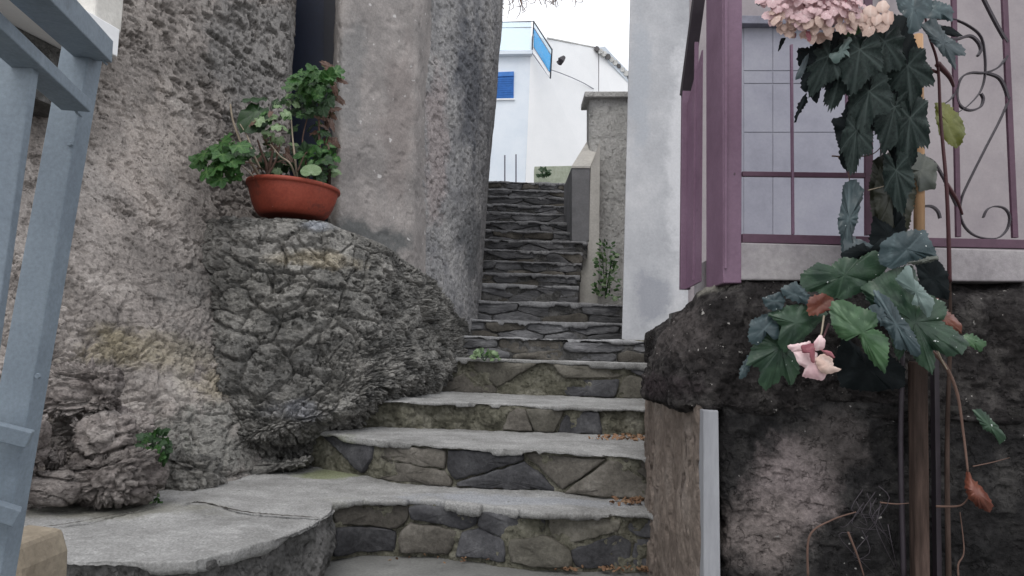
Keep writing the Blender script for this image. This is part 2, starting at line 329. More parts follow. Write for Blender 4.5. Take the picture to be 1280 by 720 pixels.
M['cane'] = rough_mat('bamboo_cane', [(.30, .17, .09), (.42, .26, .15), (.5, .33, .2)], scale=10, bump=.2, bdist=.002, bscale=50, fine=.12, stretch=(1, 1, .2), rough=.6)
M['dark_rail'] = simple('tile_edge', (.09, .085, .085))
M['tan_stone'] = rough_mat('tan_block', [(.15, .125, .09), (.23, .195, .15), (.30, .26, .2)], scale=6, bump=.6, bdist=.005, bscale=60, fine=.2)
M['dry'] = rough_mat('dry_leaf_litter', [(.16, .08, .045), (.27, .16, .10), (.38, .26, .16)], scale=20, bump=.3, bdist=.003, bscale=60, fine=.3, rand=.4)
def glassmat(name, c, alpha):
    m, t, b = nodes(name, .08, .5); b.inputs['Base Color'].default_value = rgba(c); b.inputs['Alpha'].default_value = alpha; return m
M['glass_blue'] = glassmat('blue_tinted_glass', (.04, .40, .80), .72)
M['glass_clear'] = glassmat('clear_balcony_glass', (.5, .72, .85), .35)
def leafmat(name, c1, c2, vein, rough=.38, speck=None, spec=.45):
    m, t, b = nodes(name, rough, spec); L = t.links.new
    at = N_(t, 'ShaderNodeAttribute', attribute_name='vein')
    tc = N_(t, 'ShaderNodeTexCoord'); oi = N_(t, 'ShaderNodeObjectInfo')
    n = N_(t, 'ShaderNodeTexNoise', noise_dimensions='4D'); n.inputs['Scale'].default_value = 22; n.inputs['Detail'].default_value = 5
    k = N_(t, 'ShaderNodeMath', operation='MULTIPLY'); k.inputs[1].default_value = 40; L(oi.outputs['Random'], k.inputs[0]); L(k.outputs[0], n.inputs['W'])
    L(tc.outputs['Object'], n.inputs['Vector'])
    q = N_(t, 'ShaderNodeMapRange'); q.inputs[1].default_value = .35; q.inputs[2].default_value = .65; L(n.outputs[0], q.inputs[0])
    x = N_(t, 'ShaderNodeMix', data_type='RGBA'); x.inputs[6].default_value = rgba(c1); x.inputs[7].default_value = rgba(c2); L(q.outputs[0], x.inputs[0])
    y = N_(t, 'ShaderNodeMix', data_type='RGBA'); y.inputs[7].default_value = rgba(vein); L(at.outputs['Fac'], y.inputs[0]); L(x.outputs[2], y.inputs[6])
    col = y.outputs[2]
    if speck:  # pale specks, painted for glints as well as droppings
        v = N_(t, 'ShaderNodeTexNoise', noise_dimensions='4D'); v.inputs['Scale'].default_value = speck[0]; v.inputs['Detail'].default_value = 1; L(tc.outputs['Object'], v.inputs['Vector']); L(k.outputs[0], v.inputs['W'])
        s = N_(t, 'ShaderNodeMapRange'); s.inputs[1].default_value = speck[1]; s.inputs[2].default_value = speck[1] + .02; L(v.outputs[0], s.inputs[0])
        z = N_(t, 'ShaderNodeMix', data_type='RGBA'); L(s.outputs[0], z.inputs[0]); L(col, z.inputs[6]); z.inputs[7].default_value = (.6, .64, .62, 1); col = z.outputs[2]
    L(col, b.inputs['Base Color'])
    tr = N_(t, 'ShaderNodeBsdfTranslucent'); L(col, tr.inputs[0]); ms = N_(t, 'ShaderNodeMixShader'); ms.inputs[0].default_value = .18
    o = t.nodes['Material Output']; L(b.outputs[0], ms.inputs[1]); L(tr.outputs[0], ms.inputs[2]); L(ms.outputs[0], o.inputs[0])
    bp = N_(t, 'ShaderNodeBump'); bp.inputs['Strength'].default_value = .5; bp.inputs['Distance'].default_value = .002
    n3 = N_(t, 'ShaderNodeTexNoise'); n3.inputs['Scale'].default_value = 120; L(tc.outputs['Object'], n3.inputs['Vector']); L(n3.outputs[0], bp.inputs['Height']); L(bp.outputs[0], b.inputs['Normal'])
    return m
M['leaf_teal'] = leafmat('blue_green_leaf', (.022, .040, .046), (.055, .085, .094), (.13, .18, .19), speck=(110, .74))
M['leaf_green'] = leafmat('deep_green_leaf', (.014, .036, .022), (.035, .075, .04), (.09, .15, .10), speck=(110, .745))
M['leaf_black'] = leafmat('backlit_black_leaf', (.005, .007, .008), (.012, .016, .0175), (.022, .029, .032), rough=.6, spec=.08)  # backlit darkness of the hanging leaves put into their colour
M['leaf_shade'] = leafmat('shade_toned_leaf', (.010, .017, .016), (.026, .040, .036), (.06, .08, .075), rough=.55, spec=.2)  # shade of the hanging clump mixed into the leaf colour
M['leaf_green2'] = leafmat('brighter_green_leaf', (.025, .065, .028), (.06, .13, .055), (.15, .24, .14), speck=(75, .73))
M['leaf_pale'] = leafmat('pale_blue_green_leaf', (.09, .135, .125), (.17, .23, .215), (.28, .34, .32))
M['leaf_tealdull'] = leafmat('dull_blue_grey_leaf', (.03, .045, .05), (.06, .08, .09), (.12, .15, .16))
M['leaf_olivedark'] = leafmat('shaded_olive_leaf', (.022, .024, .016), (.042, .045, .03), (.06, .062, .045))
M['leaf_olive'] = leafmat('olive_leaf', (.09, .10, .015), (.16, .17, .035), (.22, .22, .08))
M['leaf_grey'] = leafmat('grey_green_leaf', (.075, .085, .075), (.12, .13, .11), (.17, .18, .15))
M['leaf_bright'] = leafmat('fresh_green_leaf', (.018, .065, .014), (.055, .15, .035), (.12, .22, .07))
M['leaf_dark'] = leafmat('dark_green_leaf', (.012, .035, .012), (.028, .07, .022), (.05, .10, .04))
M['leaf_moss'] = leafmat('pale_green_leaf', (.14, .22, .10), (.24, .34, .18), (.3, .4, .24))
M['leaf_brown'] = leafmat('withered_leaf', (.09, .045, .035), (.17, .10, .07), (.2, .13, .1))
M['petal'] = leafmat('pink_petal', (.60, .36, .39), (.80, .62, .62), (.84, .72, .70), rough=.6)
M['petal_peach'] = leafmat('peach_petal', (.55, .37, .31), (.72, .56, .49), (.78, .66, .6), rough=.6)
M['petal_dark'] = leafmat('magenta_petal', (.20, .05, .07), (.34, .13, .15), (.4, .2, .2), rough=.6)
M['red_stem'] = simple('dark_red_stem', (.06, .018, .022), rough=.6)
M['bract'] = leafmat('rusty_bract', (.11, .03, .02), (.20, .07, .045), (.2, .1, .07))

# ------------------------------------------------------------------ ground
gp = MB(); gp.add([(-40, -12, -.012), (40, -12, -.012), (40, 60, -.012), (-40, 60, -.012)], [(0, 1, 2, 3)])
tag(gp.build('ground', M['ground']), kind='structure')

# ------------------------------------------------------------------ stairs
stairs = thing('stairs', (0, 2.4, 0), 'old stone stairway with worn concrete treads climbing between the houses', None, kind='structure')
def poly_at(line, X):           # y of polyline at X
    xs = [p[0] for p in line]; ys = [p[1] for p in line]; return np.interp(X, xs, ys)
def tread(front, back, z, mat, nose=.035, nx=260, ny=60, rough=.004, cracks=(), dz=None, edge=.008):
    xs0, xs1 = front[0][0], front[-1][0]
    fx = np.array([p[0] for p in front]); fy = np.array([p[1] for p in front])
    s = np.r_[0, np.cumsum(np.hypot(np.diff(fx), np.diff(fy)))]; t = np.linspace(0, s[-1], nx)
    X = np.interp(t, s, fx); Y = np.interp(t, s, fy)
    e = edge * .55 * fbm(np.c_[X * 4, Y * 4, np.full(nx, z * 7)], 6, 3, .6) + edge * 1.3 * sstep(.28, .5, fbm(np.c_[X * 7, Y * 3, np.full(nx, z * 11)], 4, 19)); Y = Y + e
    bx = np.array([p[0] for p in back]); by = np.array([p[1] for p in back]); sb = np.r_[0, np.cumsum(np.hypot(np.diff(bx), np.diff(by)))]; tb = np.linspace(0, sb[-1], nx)
    XB = np.interp(tb, sb, bx); YB = np.interp(tb, sb, by)
    rows = []
    for v in np.linspace(0, 1, ny) ** .8:
        rows.append(np.c_[XB + (X - XB) * v, YB + (Y - YB) * v, np.full(nx, z)])
    rows = rows[:-1]
    for a in np.linspace(0, 1, 5):
        an = a * math.pi / 2; r = .007
        rows.append(np.c_[X, Y - r * math.sin(an) + .0, np.full(nx, z - r + r * math.cos(an))])
    zn = nose * np.clip(.6 + .5 * fbm(np.c_[X * 5, Y * 5, np.full(nx, z * 9)], 5, 13, .6) + 1.0 * sstep(.25, .5, fbm(np.c_[X * 9, Y * 2, np.full(nx, z * 5)], 3, 17)), .1, 1.7)
    for k in (.5, 1): rows.append(np.c_[X, Y - .008 + .004 * k, z - .008 - zn * k])
    rows.append(np.c_[X, Y + .05, z - .01 - zn])
    G = np.stack(rows)
    def disp(p):
        d = rough * fbm(p * 5, 5, 5) + .0022 * fbm(p * 45, 3, 8)
        for c in cracks:
            c = np.array(c)
            best = np.full(len(p), 9.)
            wob = .006 * fbm(p * 30, 2, 9)
            for a, b in zip(c[:-1], c[1:]):
                ab = b - a; u = np.clip(((p[:, :2] - a) @ ab) / (ab @ ab), 0, 1); q = a + u[:, None] * ab
                best = np.minimum(best, np.hypot(p[:, 0] - q[:, 0], p[:, 1] - q[:, 1]) + wob)
            d = d - .02 * (1 - sstep(.0015, .008, best))
        if dz is not None: d = d + dz(p)
        return d
    return gridmesh('tread', G, mat, stairs, disp)
def clip(poly, a, b, c):        # keep a*x+b*y<=c
    o = []
    for i in range(len(poly)):
        p, q = poly[i], poly[(i + 1) % len(poly)]; dp = a * p[0] + b * p[1] - c; dq = a * q[0] + b * q[1] - c
        if dp <= 0: o.append(p)
        if dp * dq < 0: u = dp / (dp - dq); o.append((p[0] + (q[0] - p[0]) * u, p[1] + (q[1] - p[1]) * u))
    return o
def riser(line, z0, z1, mat, sites, mats, gap=.0035, out=.012, inset=.02, rough=.012, nx=220, nz=26, seed=0, drop=None, aspect=1.9, top=.02, jt=.005):
    lx = np.array([p[0] for p in line]); ly = np.array([p[1] for p in line]) + inset
    s = np.r_[0, np.cumsum(np.hypot(np.diff(lx), np.diff(ly)))]; Ls = s[-1]
    t = np.linspace(0, Ls, nx); X = np.interp(t, s, lx); Y = np.interp(t, s, ly)
    G = np.stack([np.c_[X, Y, np.full(nx, z)] for z in np.linspace(z1 - .01, z0 - .02, nz)])
    rs = gridmesh('riser', G, mat, stairs, lambda p: rough * fbm(p * 12, 5, 30 + seed) + .005 * fbm(p * 60, 2, 31))
    R = random.Random(seed)
    def w3(a, z, o):
        x = np.interp(a, s, lx); y = np.interp(a, s, ly); e = .02
        tx = np.interp(a + e, s, lx) - np.interp(a - e, s, lx); ty = np.interp(a + e, s, ly) - np.interp(a - e, s, ly); n = math.hypot(tx, ty) or 1
        return Vector((x + ty / n * o, y - tx / n * o, z))
    for i, si in enumerate(sites):
        if drop and drop(si[0] / Ls, si[1], R): continue
        poly = [(0, z0 + .004), (Ls, z0 + .004), (Ls, z1 - top), (0, z1 - top)]
        for j, sj in enumerate(sites):
            if i == j: continue
            if abs(sj[0] - si[0]) > .6: continue
            dx, dz_ = sj[0] - si[0], (sj[1] - si[1]) * aspect ** 2; n = math.hypot(dx, dz_)
            mxp, mzp = (si[0] + sj[0]) / 2, (si[1] + sj[1]) / 2
            poly = clip(poly, dx / n, dz_ / n, (mxp * dx + mzp * dz_) / n - gap * R.uniform(.3, 2.3))
            if len(poly) < 3: break
        if len(poly) < 3: continue
        pts = []
        for k in range(len(poly)):
            p, q = poly[k], poly[(k + 1) % len(poly)]; L_ = math.hypot(q[0] - p[0], q[1] - p[1]); m = max(1, int(L_ / .022))
            for u in range(m):
                f = u / m; pts.append((p[0] + (q[0] - p[0]) * f + R.uniform(-jt, jt), p[1] + (q[1] - p[1]) * f + R.uniform(-jt, jt)))
        pts = [((a[0] + 5 * b[0] + c[0]) / 7, (a[1] + 5 * b[1] + c[1]) / 7) for a, b, c in zip(pts[-1:] + pts[:-1], pts, pts[1:] + pts[:1])]
        cx = sum(p[0] for p in pts) / len(pts); cz = sum(p[1] for p in pts) / len(pts); n = len(pts)
        if n < 4: continue
        ho = out * R.uniform(.3, 2.0); V = []; tilt = R.uniform(-.12, .12); tz = R.uniform(-.15, .1)
        for sc, hh in ((1.0, -.4), (.992, .55), (.965, .9), (.85, 1.0), (.45, 1.03)):
            for (a, z) in pts:
                o = hh * ho + (R.uniform(-.003, .003) if hh > .6 else 0) + ((a - cx) * tilt + (z - cz) * tz if hh > 0 else 0)
                V.append(w3(cx + (a - cx) * sc, cz + (z - cz) * sc, o))
        V.append(w3(cx, cz, ho * 1.03)); Fc = []
        for r_ in range(4):
            for k in range(n): Fc.append((r_ * n + k, r_ * n + (k + 1) % n, (r_ + 1) * n + (k + 1) % n, (r_ + 1) * n + k))
        for k in range(n): Fc.append((4 * n + k, 4 * n + (k + 1) % n, 5 * n))
        st = part('stone', V, Fc, M[R.choice(mats)], rs, smooth=False)
        st.data.polygons.foreach_set('use_smooth', [True] * len(st.data.polygons))
    return rs
def sites_rows(Ls, z0, z1, rows, R):
    out = []
    for k, (cnt, wgt) in enumerate(rows):
        zc = z0 + (z1 - .03 - z0) * wgt; x = R.uniform(0, .06)
        while x < Ls:
            wd = Ls / cnt * R.uniform(.4, 1.75); out.append((x + wd / 2, zc + R.uniform(-.012, .012))); x += wd
    return out
def world_line(pts, z): return [tuple(PZ(x, y, z))[:2] for x, y in pts]
def dline(pts, d, z=None): return [tuple(P(x, y, dd if not isinstance(d, (int, float)) else d))[:2] for (x, y, dd) in [(p[0], p[1], p[2] if len(p) > 2 else d) for p in pts]]
Z1, Z2, Z3, Z4 = .19, .355, .487, .705
f1 = world_line([(-140, 690), (35, 694), (89, 698), (180, 701), (247, 699), (297, 686), (347, 672), (393, 654), (411, 641)], Z1)
f1 += world_line([(414, 629), (455, 624), (547, 627), (610, 633), (672, 640), (760, 642), (850, 644)], Z1)
f2 = world_line([(300, 528), (370, 536), (411, 541), (492, 552), (600, 559), (672, 561), (740, 567), (807, 571), (860, 574)], Z2)
f3 = [(-.95, 3.62), (-.62, 3.6), (-.42, 3.62), (-.2, 3.66), (.2, 3.58), (.66, 3.56), (.95, 3.5)]
f4 = [(-.85, 4.75), (-.3, 4.66), (.1, 4.6), (.9, 4.55), (1.2, 4.52)]
def back_of(nxt, front, add=.09):
    return [(front[0][0], float(poly_at(nxt, front[0][0])) + add)] + [(x, y + add) for x, y in nxt if front[0][0] < x < front[-1][0]] + [(front[-1][0], float(poly_at(nxt, front[-1][0])) + add)]
ck = [world_line([(225, 634), (240, 629), (258, 630), (300, 640), (350, 645), (398, 648)], Z1), world_line([(35, 662), (90, 655), (140, 645), (170, 640), (200, 634)], Z1)]
# tread 1 = curved platform + first step
bk1 = [(f1[0][0] - .3, 3.4)] + [(-2.0, 3.7), (-1.2, 3.9)] + [(x, y + .09) for x, y in f2 if x > -1.15]
tread(f1, bk1, Z1, M['tread'], nx=800, ny=330, rough=.006, cracks=ck, nose=.014, edge=.02)
tread(f2, back_of(f3, f2), Z2, M['tread'], nx=420, ny=90, rough=.006, edge=.02, nose=.014)
tread(f3, back_of(f4, f3), Z3, M['tread'], nx=420, ny=90, rough=.006, edge=.02, nose=.014)
R = random.Random(3)
plat = f1[:9]; stp = f1[9:]
riser(plat + [stp[0]], -.01, Z1, M['mortar_dark'], [], [], inset=.028, rough=.02, nx=420, nz=50, seed=1)
def plen(l): return sum(math.dist(a, b) for a, b in zip(l[:-1], l[1:]))
riser(stp, 0, Z1, M['mortar'], sites_rows(plen(stp), 0, Z1, [(6, .32), (6, .86)], R), ['stone_a', 'stone_b', 'stone_b', 'stone_c', 'stone_a'], seed=2, drop=lambda u, z, r: u < .38 and r.random() < .45, nx=300, inset=.03)
riser(f2, Z1, Z2, M['mortar'], sites_rows(plen(f2), Z1, Z2, [(8, .30), (7, .86)], R), ['stone_a', 'stone_b', 'stone_a', 'stone_b'], seed=3, drop=lambda u, z, r: u < .3 and r.random() < .6, nx=300, inset=.03)
riser(f3, Z2, Z3, M['mortar'], sites_rows(plen(f3), Z2, Z3, [(13, .45)], R), ['stone_b', 'stone_c', 'stone_a'], seed=4, drop=lambda u, z, r: r.random() < .4, nx=320, inset=.03, rough=.02)
tread(f4, [(-.85, 5.4), (1.2, 5.4)], Z4, M['tread'], nx=300, ny=30, rough=.004, nose=.02)
riser(f4, Z3, Z4, M['mortar'], sites_rows(plen(f4), Z3, Z4, [(7, .3), (6, .82)], R), ['stone_a', 'stone_a', 'stone_b', 'stone_c'], seed=5, drop=lambda u, z, r: u < .5 and r.random() < .5, nx=260, inset=.03)
# upper steps: depth, pixel row of the edge, pixel x left / right
UP = [(5.2, 422, 560, 850), (5.85, 401, 570, 850), (6.4, 377, 585, 850), (6.75, 356, 590, 724), (7.15, 342, 590, 725), (7.55, 327, 592, 727), (7.95, 313, 595, 729),
      (8.3, 300, 597, 735), (8.65, 288, 598, 735), (9.0, 277, 600, 733), (9.33, 266, 601, 731), (9.66, 256, 602, 729), (10.0, 246, 603, 728), (10.3, 237, 604, 727), (10.6, 227.5, 604, 726)]
pz = Z4
for k, (d, y, xa, xb) in enumerate(UP):
    z = P(660, y, d).z; XA = P(xa, y, d).x - .12; XB = P(xb, y, d).x
    if k == 2: xs7 = XB
    n = 7; ln = [(XA + (XB - XA) * i / n, d + R.uniform(-.02, .02)) for i in range(n + 1)]
    nd = UP[k + 1][0] if k + 1 < len(UP) else 12.6
    if k in (2,): nd = 8.6
    tread(ln, [(XA, nd + .1), (XB, nd + .1)], z, M['tread_dark'] , nx=170, ny=14, rough=.007, nose=.022, edge=.014)
    riser(ln, pz, z, M['mortar_dark'], sites_rows(plen(ln), pz, z, [(5 + k % 2, .25), (4 + k % 3, .8)] if k < 3 else [(3 + k % 2, .3), (2 + k % 3, .82)], R), ['stone_d', 'stone_d', 'stone_d', 'stone_b'], seed=10 + k,
          gap=.003, out=.013, inset=.035, aspect=3.4, jt=.006, nx=150, nz=16, rough=.015)
    pz = z
ZT = pz
lower = MB(); lower.box((-2.6, 3.8, -.01), (1.2, 5.2, Z3 - .03)); lower.box((-1.2, 5.25, -.01), (1.2, 10.5, Z4 + .1))
fill = lower.build('step_core', M['mortar_dark'], stairs)
land = MB(); land.box((-8, 12.4, -.01), (12, 40, ZT - .004)); tag(land.build('upper_street', M['ground']), kind='structure')

# ------------------------------------------------------------------ left house
lh = thing('stone_house', (-1.4, 3.6, 0), 'old house with rough lava stone walls and recessed doorway, left of the stairs', 'house')
def W3(rows):
    return [[tuple(P(*c)) for c in r] for r in rows]
def crag(p, big=.035, a1=.028, a2=.010, k=1.0, s=0):
    q = p * np.array([1, 1, 1.35])
    warp = np.c_[fbm(p * 3.5, 3, s + 50), fbm(p * 3.5, 3, s + 51), fbm(p * 3.5, 3, s + 52)]
    F1, F2, idv = worley(q * 5 + warp * .35, s)
    d = big * fbm(p * 2.2, 3, s + 1) + (idv - .5) * a1 * 1.1 - a1 * .9 * (1 - sstep(0, .10, F2 - F1))
    m = sstep(-.2, .3, fbm(p * 3, 3, s + 60))                  # some faces smeared over, some nodular
    F1, F2, idv = worley(q * 15 + warp * .7, s + 3); d = d + ((idv - .5) * a2 * 1.1 - a2 * 1.7 * (1 - sstep(.02, .17, F2 - F1))) * (.15 + .85 * m)
    F1, F2, idv = worley(q * np.array([32, 32, 42]) + warp * 1.2, s + 5); d = d + ((idv - .5) * a2 * .7 - a2 * .9 * (1 - sstep(.0, .25, F2 - F1))) * (.2 + .8 * m)
    n = fbm(q * np.array([20, 20, 34]), 4, s + 33, .55); d = d - a2 * 1.5 * sstep(.34, .52, n)
    n = np.abs(fbm(q * np.array([4, 4, 7]), 4, s + 26, .5)); d = d - a2 * 2 * (1 - sstep(.006, .03, n))
    return d * k + .0025 * fbm(p * 45, 4, s + 9, .6)
def wall_disp(p):
    low = sstep(1.25, .7, p[:, 2])       # smoother render above, bare rock below
    d1 = .028 * fbm(p * 1.4, 2, 2) + .0035 * fbm(p * 7, 3, 4) + .0018 * fbm(p * 40, 4, 12, .6)
    amt = sstep(-.45, .25, fbm(p * 2.2, 3, 28))
    n = fbm(p * np.array([38, 38, 48]), 4, 6, .6); d1 = d1 - .013 * sstep(.34, .5, n) * amt
    n = fbm(p * np.array([15, 15, 20]) + p[:, [2]] * 4, 5, 16, .6); d1 = d1 - .030 * sstep(.42, .60, n) * (.3 + .7 * amt)
    n = np.abs(fbm(p * np.array([5, 5, 8]), 4, 26, .5)); d1 = d1 - .014 * (1 - sstep(.004, .022, n)) * sstep(.0, .3, fbm(p * 2.5, 2, 27))
    d2 = crag(p, .05, .020, .0095, 1, 0)
    return d1 * (1 - low * .8) + d2 * low * .85
xs = [-170, -40, 80, 180, 265, 320, 352, 359]
rowsA = []
for (y, ds) in [(-120, [2.6, 2.85, 3.1, 3.36, 3.74, 3.96, 4.06, 4.14]), (40, [2.6, 2.85, 3.1, 3.36, 3.74, 3.96, 4.06, 4.14]), (170, [2.56, 2.82, 3.08, 3.34, 3.74, 3.96, 4.06, 4.14]),
                (270, [2.5, 2.74, 3.0, 3.26, 3.7, 3.95, 4.06, 4.14]), (360, [2.38, 2.6, 2.84, 3.12, 3.5, 3.85, 4.0, 4.1]), (440, [2.22, 2.42, 2.68, 2.95, 3.25, 3.6, 3.9, 4.0]),
                (510, [2.08, 2.3, 2.56, 2.80, 3.03, 3.3, 3.7, 3.8]), (570, [1.98, 2.24, 2.5, 2.68, 2.9, 3.15, 3.5, 3.6]), (650, [1.9, 2.2, 2.46, 2.6, 2.8, 3.1, 3.4, 3.5])]:
    lean = (y - 170) * -.035
    rowsA.append([(x + lean * (1 if i > 1 else 0) * (.8 if y < 270 else .3), y, d) for i, (x, d) in enumerate(zip(xs, ds))])
GA = densify(W3(rowsA), 620, 470)
# add a reveal on the right edge turning into the doorway
edge = GA[:, -1, :]; rv = np.stack([edge + np.array([.03, .0, 0]) * 0 + np.array([.012 * a - .02 * a * a, .09 * a, 0]) for a in np.linspace(.15, 4.2, 24)], 1)
GA = np.concatenate([GA, rv], 1)
gridmesh('rough_wall', GA, M['wall'], lh, wall_disp, flip=False)
# rock ledge
crest = [(180, 283, 3.85), (240, 277, 3.74), (290, 273, 3.50), (345, 271, 3.50), (400, 274, 3.54), (436, 287, 3.62), (472, 305, 3.76), (508, 324, 4.02), (537, 348, 4.4), (564, 384, 4.9), (592, 432, 5.7)]
bott = [(180, 612, 2.95), (240, 600, 3.08), (290, 592, 3.12), (345, 584, 3.24), (400, 566, 3.32), (440, 548, 3.42), (480, 518, 3.62), (520, 497, 4.1), (550, 484, 4.5), (578, 468, 4.95), (604, 452, 5.6)]
rB = []
c3 = [P(*c) for c in crest]
rB.append([tuple(v + Vector((-.05, 1.1, .03))) for v in c3]); rB.append([tuple(v + Vector((0, .45, .012))) for v in c3]); rB.append([tuple(v + Vector((0, .10, .006))) for v in c3])
rB.append([tuple(v + Vector((0, .02, .004))) for v in c3]); rB.append([tuple(v) for v in c3])
fr = [.03, .2, .38, .58, .74, .86, .93, 1.0]; bul = [-.04, -.07, -.08, -.10, -.16, -.17, -.05, .12]
for f_, b_ in zip(fr, bul):
    row = []
    for i, (a, b) in enumerate(zip(crest, bott)):
        bb = b_ * (1.0 if 3 <= i <= 7 else .5)
        row.append(tuple(P(a[0] + (b[0] - a[0]) * f_, a[1] + (b[1] - a[1]) * f_, a[2] + (b[2] - a[2]) * f_ + bb)))
    rB.append(row)

GB = densify(rB, 480, 520)
gridmesh('rock_ledge', GB, M['rock'], lh, lambda p: crag(p, .035, .032, .0145, 1, 40) * (.35 + .65 * sstep(1.36, 1.22, p[:, 2])), flip=False)
# doorway
dr = MB(); dr.prism([P(340, -150, 4.62), P(445, -150, 4.62), P(445, 330, 4.62), P(340, 330, 4.62)], (0, .04, 0)); dr.build('door', M['door'], lh)
dr = MB(); dr.prism([P(405, -150, 4.57), P(440, -150, 4.57), P(432, 330, 4.57), P(404, 330, 4.57)], (0, .05, 0)); dr.build('door_frame', M['door_frame'], lh)
# rendered pillar
rC = []
for y in (-150, 0, 150, 250, 360):
    l = -(y) * .02
    rC.append([(418 + l, y, 4.62), (419 + l, y, 4.40), (421 + l, y, 4.26), (430 + l, y, 4.2), (455 + l, y, 4.3), (490 + l, y, 4.45), (514 + l * 1.2, y, 4.55), (524 + l * 1.2, y, 4.6), (530 + l * 1.2, y, 4.7), (538 + l, y, 4.9)])
rC = [rC[0]] + rC[1:]
gridmesh('pillar', densify(W3(rC), 260, 220), M['pillar'], lh, lambda p: .012 * fbm(p * 2, 3, 70) + .004 * fbm(p * 12, 4, 71) + .0016 * fbm(p * 55, 3, 73) - .006 * sstep(.5, .7, fbm(p * 14, 3, 72)))
rD = []
for y, e in ((-150, 639), (0, 627), (110, 621), (225, 611), (330, 604), (430, 600), (480, 598)):
    a = 519 - y * .015
    bl = sstep(330, 480, y) * .12
    rD.append([(a, y, 4.66), (a + (e - a) * .22, y, 4.9), (a + (e - a) * .45, y, 5.15 - bl), (a + (e - a) * .68, y, 5.45 - bl), (a + (e - a) * .88, y, 5.85 - bl), (e - 3, y, 6.3), (e, y, 6.9), (e - 1, y, 7.6), (e - 3, y, 9.2), (e - 3, y, 10.8)])
gridmesh('side_wall', densify(W3(rD), 420, 330), M['sidewall'], lh, lambda p: (.03 * fbm(p * 1.5, 3, 80) + .005 * fbm(p * 9, 4, 81) + .003 * fbm(p * 35, 3, 84) - .014 * sstep(.42, .54, fbm(p * np.array([18, 18, 26]), 3, 82, .5)) - .008 * sstep(.42, .5, fbm(p * 42, 3, 85, .5))) * np.clip((6.9 - p[:, 1]) * .5 + .5, .35, 1))
bx = MB(); bx.hexa([(-5, 3.4, 0), (-1.9, 3.4, 0), (-1.75, 4.9, 0), (-5, 4.9, 0), (-5, 3.4, 5.2), (-1.9, 3.4, 5.2), (-1.75, 4.9, 5.2), (-5, 4.9, 5.2)])
bx.box((-5, 4.95, 0), (-.95, 11, 5.2)); bx.build('inner_wall', M['sidewall'], lh)
# boulders bedded at the foot
def boulder(cx, cy, d, wpx, hpx, seed, sub=6, parent=lh, mat='boulder', sq=1.0, n=90):
    c = P(cx, cy, d); a = wpx / 2 * d / F; h = hpx / 2 * d / F
    th = np.linspace(0, math.pi, n); ph = np.linspace(0, 2 * math.pi, int(n * 1.5)); T, Ph = np.meshgrid(th, ph, indexing='ij')
    e = lambda v, k: np.sign(v) * np.abs(v) ** k
    G = np.stack([a * e(np.sin(T), .62) * e(np.cos(Ph), .62), a * .8 * e(np.sin(T), .62) * e(np.sin(Ph), .62), h * e(np.cos(T), .62)], -1); tl_ = .25 * math.sin(seed * 3.7); G[..., 2] += G[..., 0] * tl_
    G = G + np.array(c)
    return gridmesh('boulder', G, M[mat], parent, lambda p: crag(p, .06, .024, .009, 1, seed), flip=True)
boulder(112, 488, 2.52, 105, 85, 101); boulder(126, 592, 2.42, 118, 72, 102); boulder(160, 540, 2.56, 52, 46, 103, n=60); boulder(104, 540, 2.48, 42, 44, 104, n=60)
boulder(134, 545, 2.46, 46, 36, 108, n=60); boulder(70, 570, 2.40, 44, 40, 105, n=60); boulder(75, 600, 2.36, 50, 30, 107, n=60)
boulder(340, 578, 3.3, 110, 26, 106, n=70, mat='rock'); boulder(25, 560, 2.3, 80, 90, 109, n=60); boulder(225, 585, 2.85, 90, 60, 110, n=70, mat='rock')

# dark strip laid along the landing cracks for the shade inside them
for c in ck:
    n_ = 70; c2 = cr(np.array([(x, y, Z1) for x, y in c]), n_); Vv = []; ph = random.Random(5)
    for i, q_ in enumerate(c2):
        w_ = (.004 + .005 * ph.random()) * math.sin(math.pi * (i + .5) / n_) ** .4; jy = ph.uniform(-.004, .004)
        Vv += [Vector((q_[0], q_[1] + w_ + jy, Z1 + .0035)), Vector((q_[0], q_[1] - w_ + jy, Z1 + .0035))]
    o = part('crack_shade_strip', Vv, [(2 * i, 2 * i + 1, 2 * i + 3, 2 * i + 2) for i in range(n_ - 1)], M['soil'], stairs)
# white slab at top left
sl = thing('window_ledge', tuple(P(150, 50, 2.95)), 'white painted concrete slab jutting from the rough wall behind the blue grey gate', 'ledge')
A1 = P(150, 37, 2.95); A2 = P(145, 71, 2.95); zt, zb = A1.z, A2.z
Bx = PZ(10, -45, zt)
a, b = Vector((A1.x, A1.y)), Vector((Bx.x, Bx.y))
def sv(p, z): return Vector((p.x, p.y, z))
lft = Vector((-1.1, .25)); bk = b + (b - a) * .4
m = MB(); m.hexa([sv(a, zb), sv(a + lft, zb), sv(bk + lft, zb), sv(bk, zb), sv(a, zt), sv(a + lft, zt), sv(bk + lft, zt), sv(bk, zt)]); m.build('slab', M['white'], sl, bevel=.004)
m = MB(); a2 = a + Vector((-.17, .05)); b2 = bk + Vector((-.17, 0)); m.hexa([sv(a2, zb - .24), sv(a2 + lft, zb - .24), sv(b2 + lft, zb - .24), sv(b2, zb - .24), sv(a2, zb - .003), sv(a2 + lft, zb - .003), sv(b2 + lft, zb - .003), sv(b2, zb - .003)])
m.build('under_slab_shade', M['mortar_dark'], sl)  # dark box added in place of the shadow under the slab
m = MB(); a3 = a + Vector((-.02, .05)); m.hexa([sv(a3, zt + .002), sv(a3 + lft * .3, zt + .002), sv(a3 + lft * .3 + Vector((0, -.15)), zt + .002), sv(a3 + Vector((-.03, -.15)), zt + .002), sv(a3, zt + .5), sv(a3 + lft * .3, zt + .5), sv(a3 + lft * .3 + Vector((0, -.15)), zt + .5), sv(a3 + Vector((-.03, -.15)), zt + .5)])
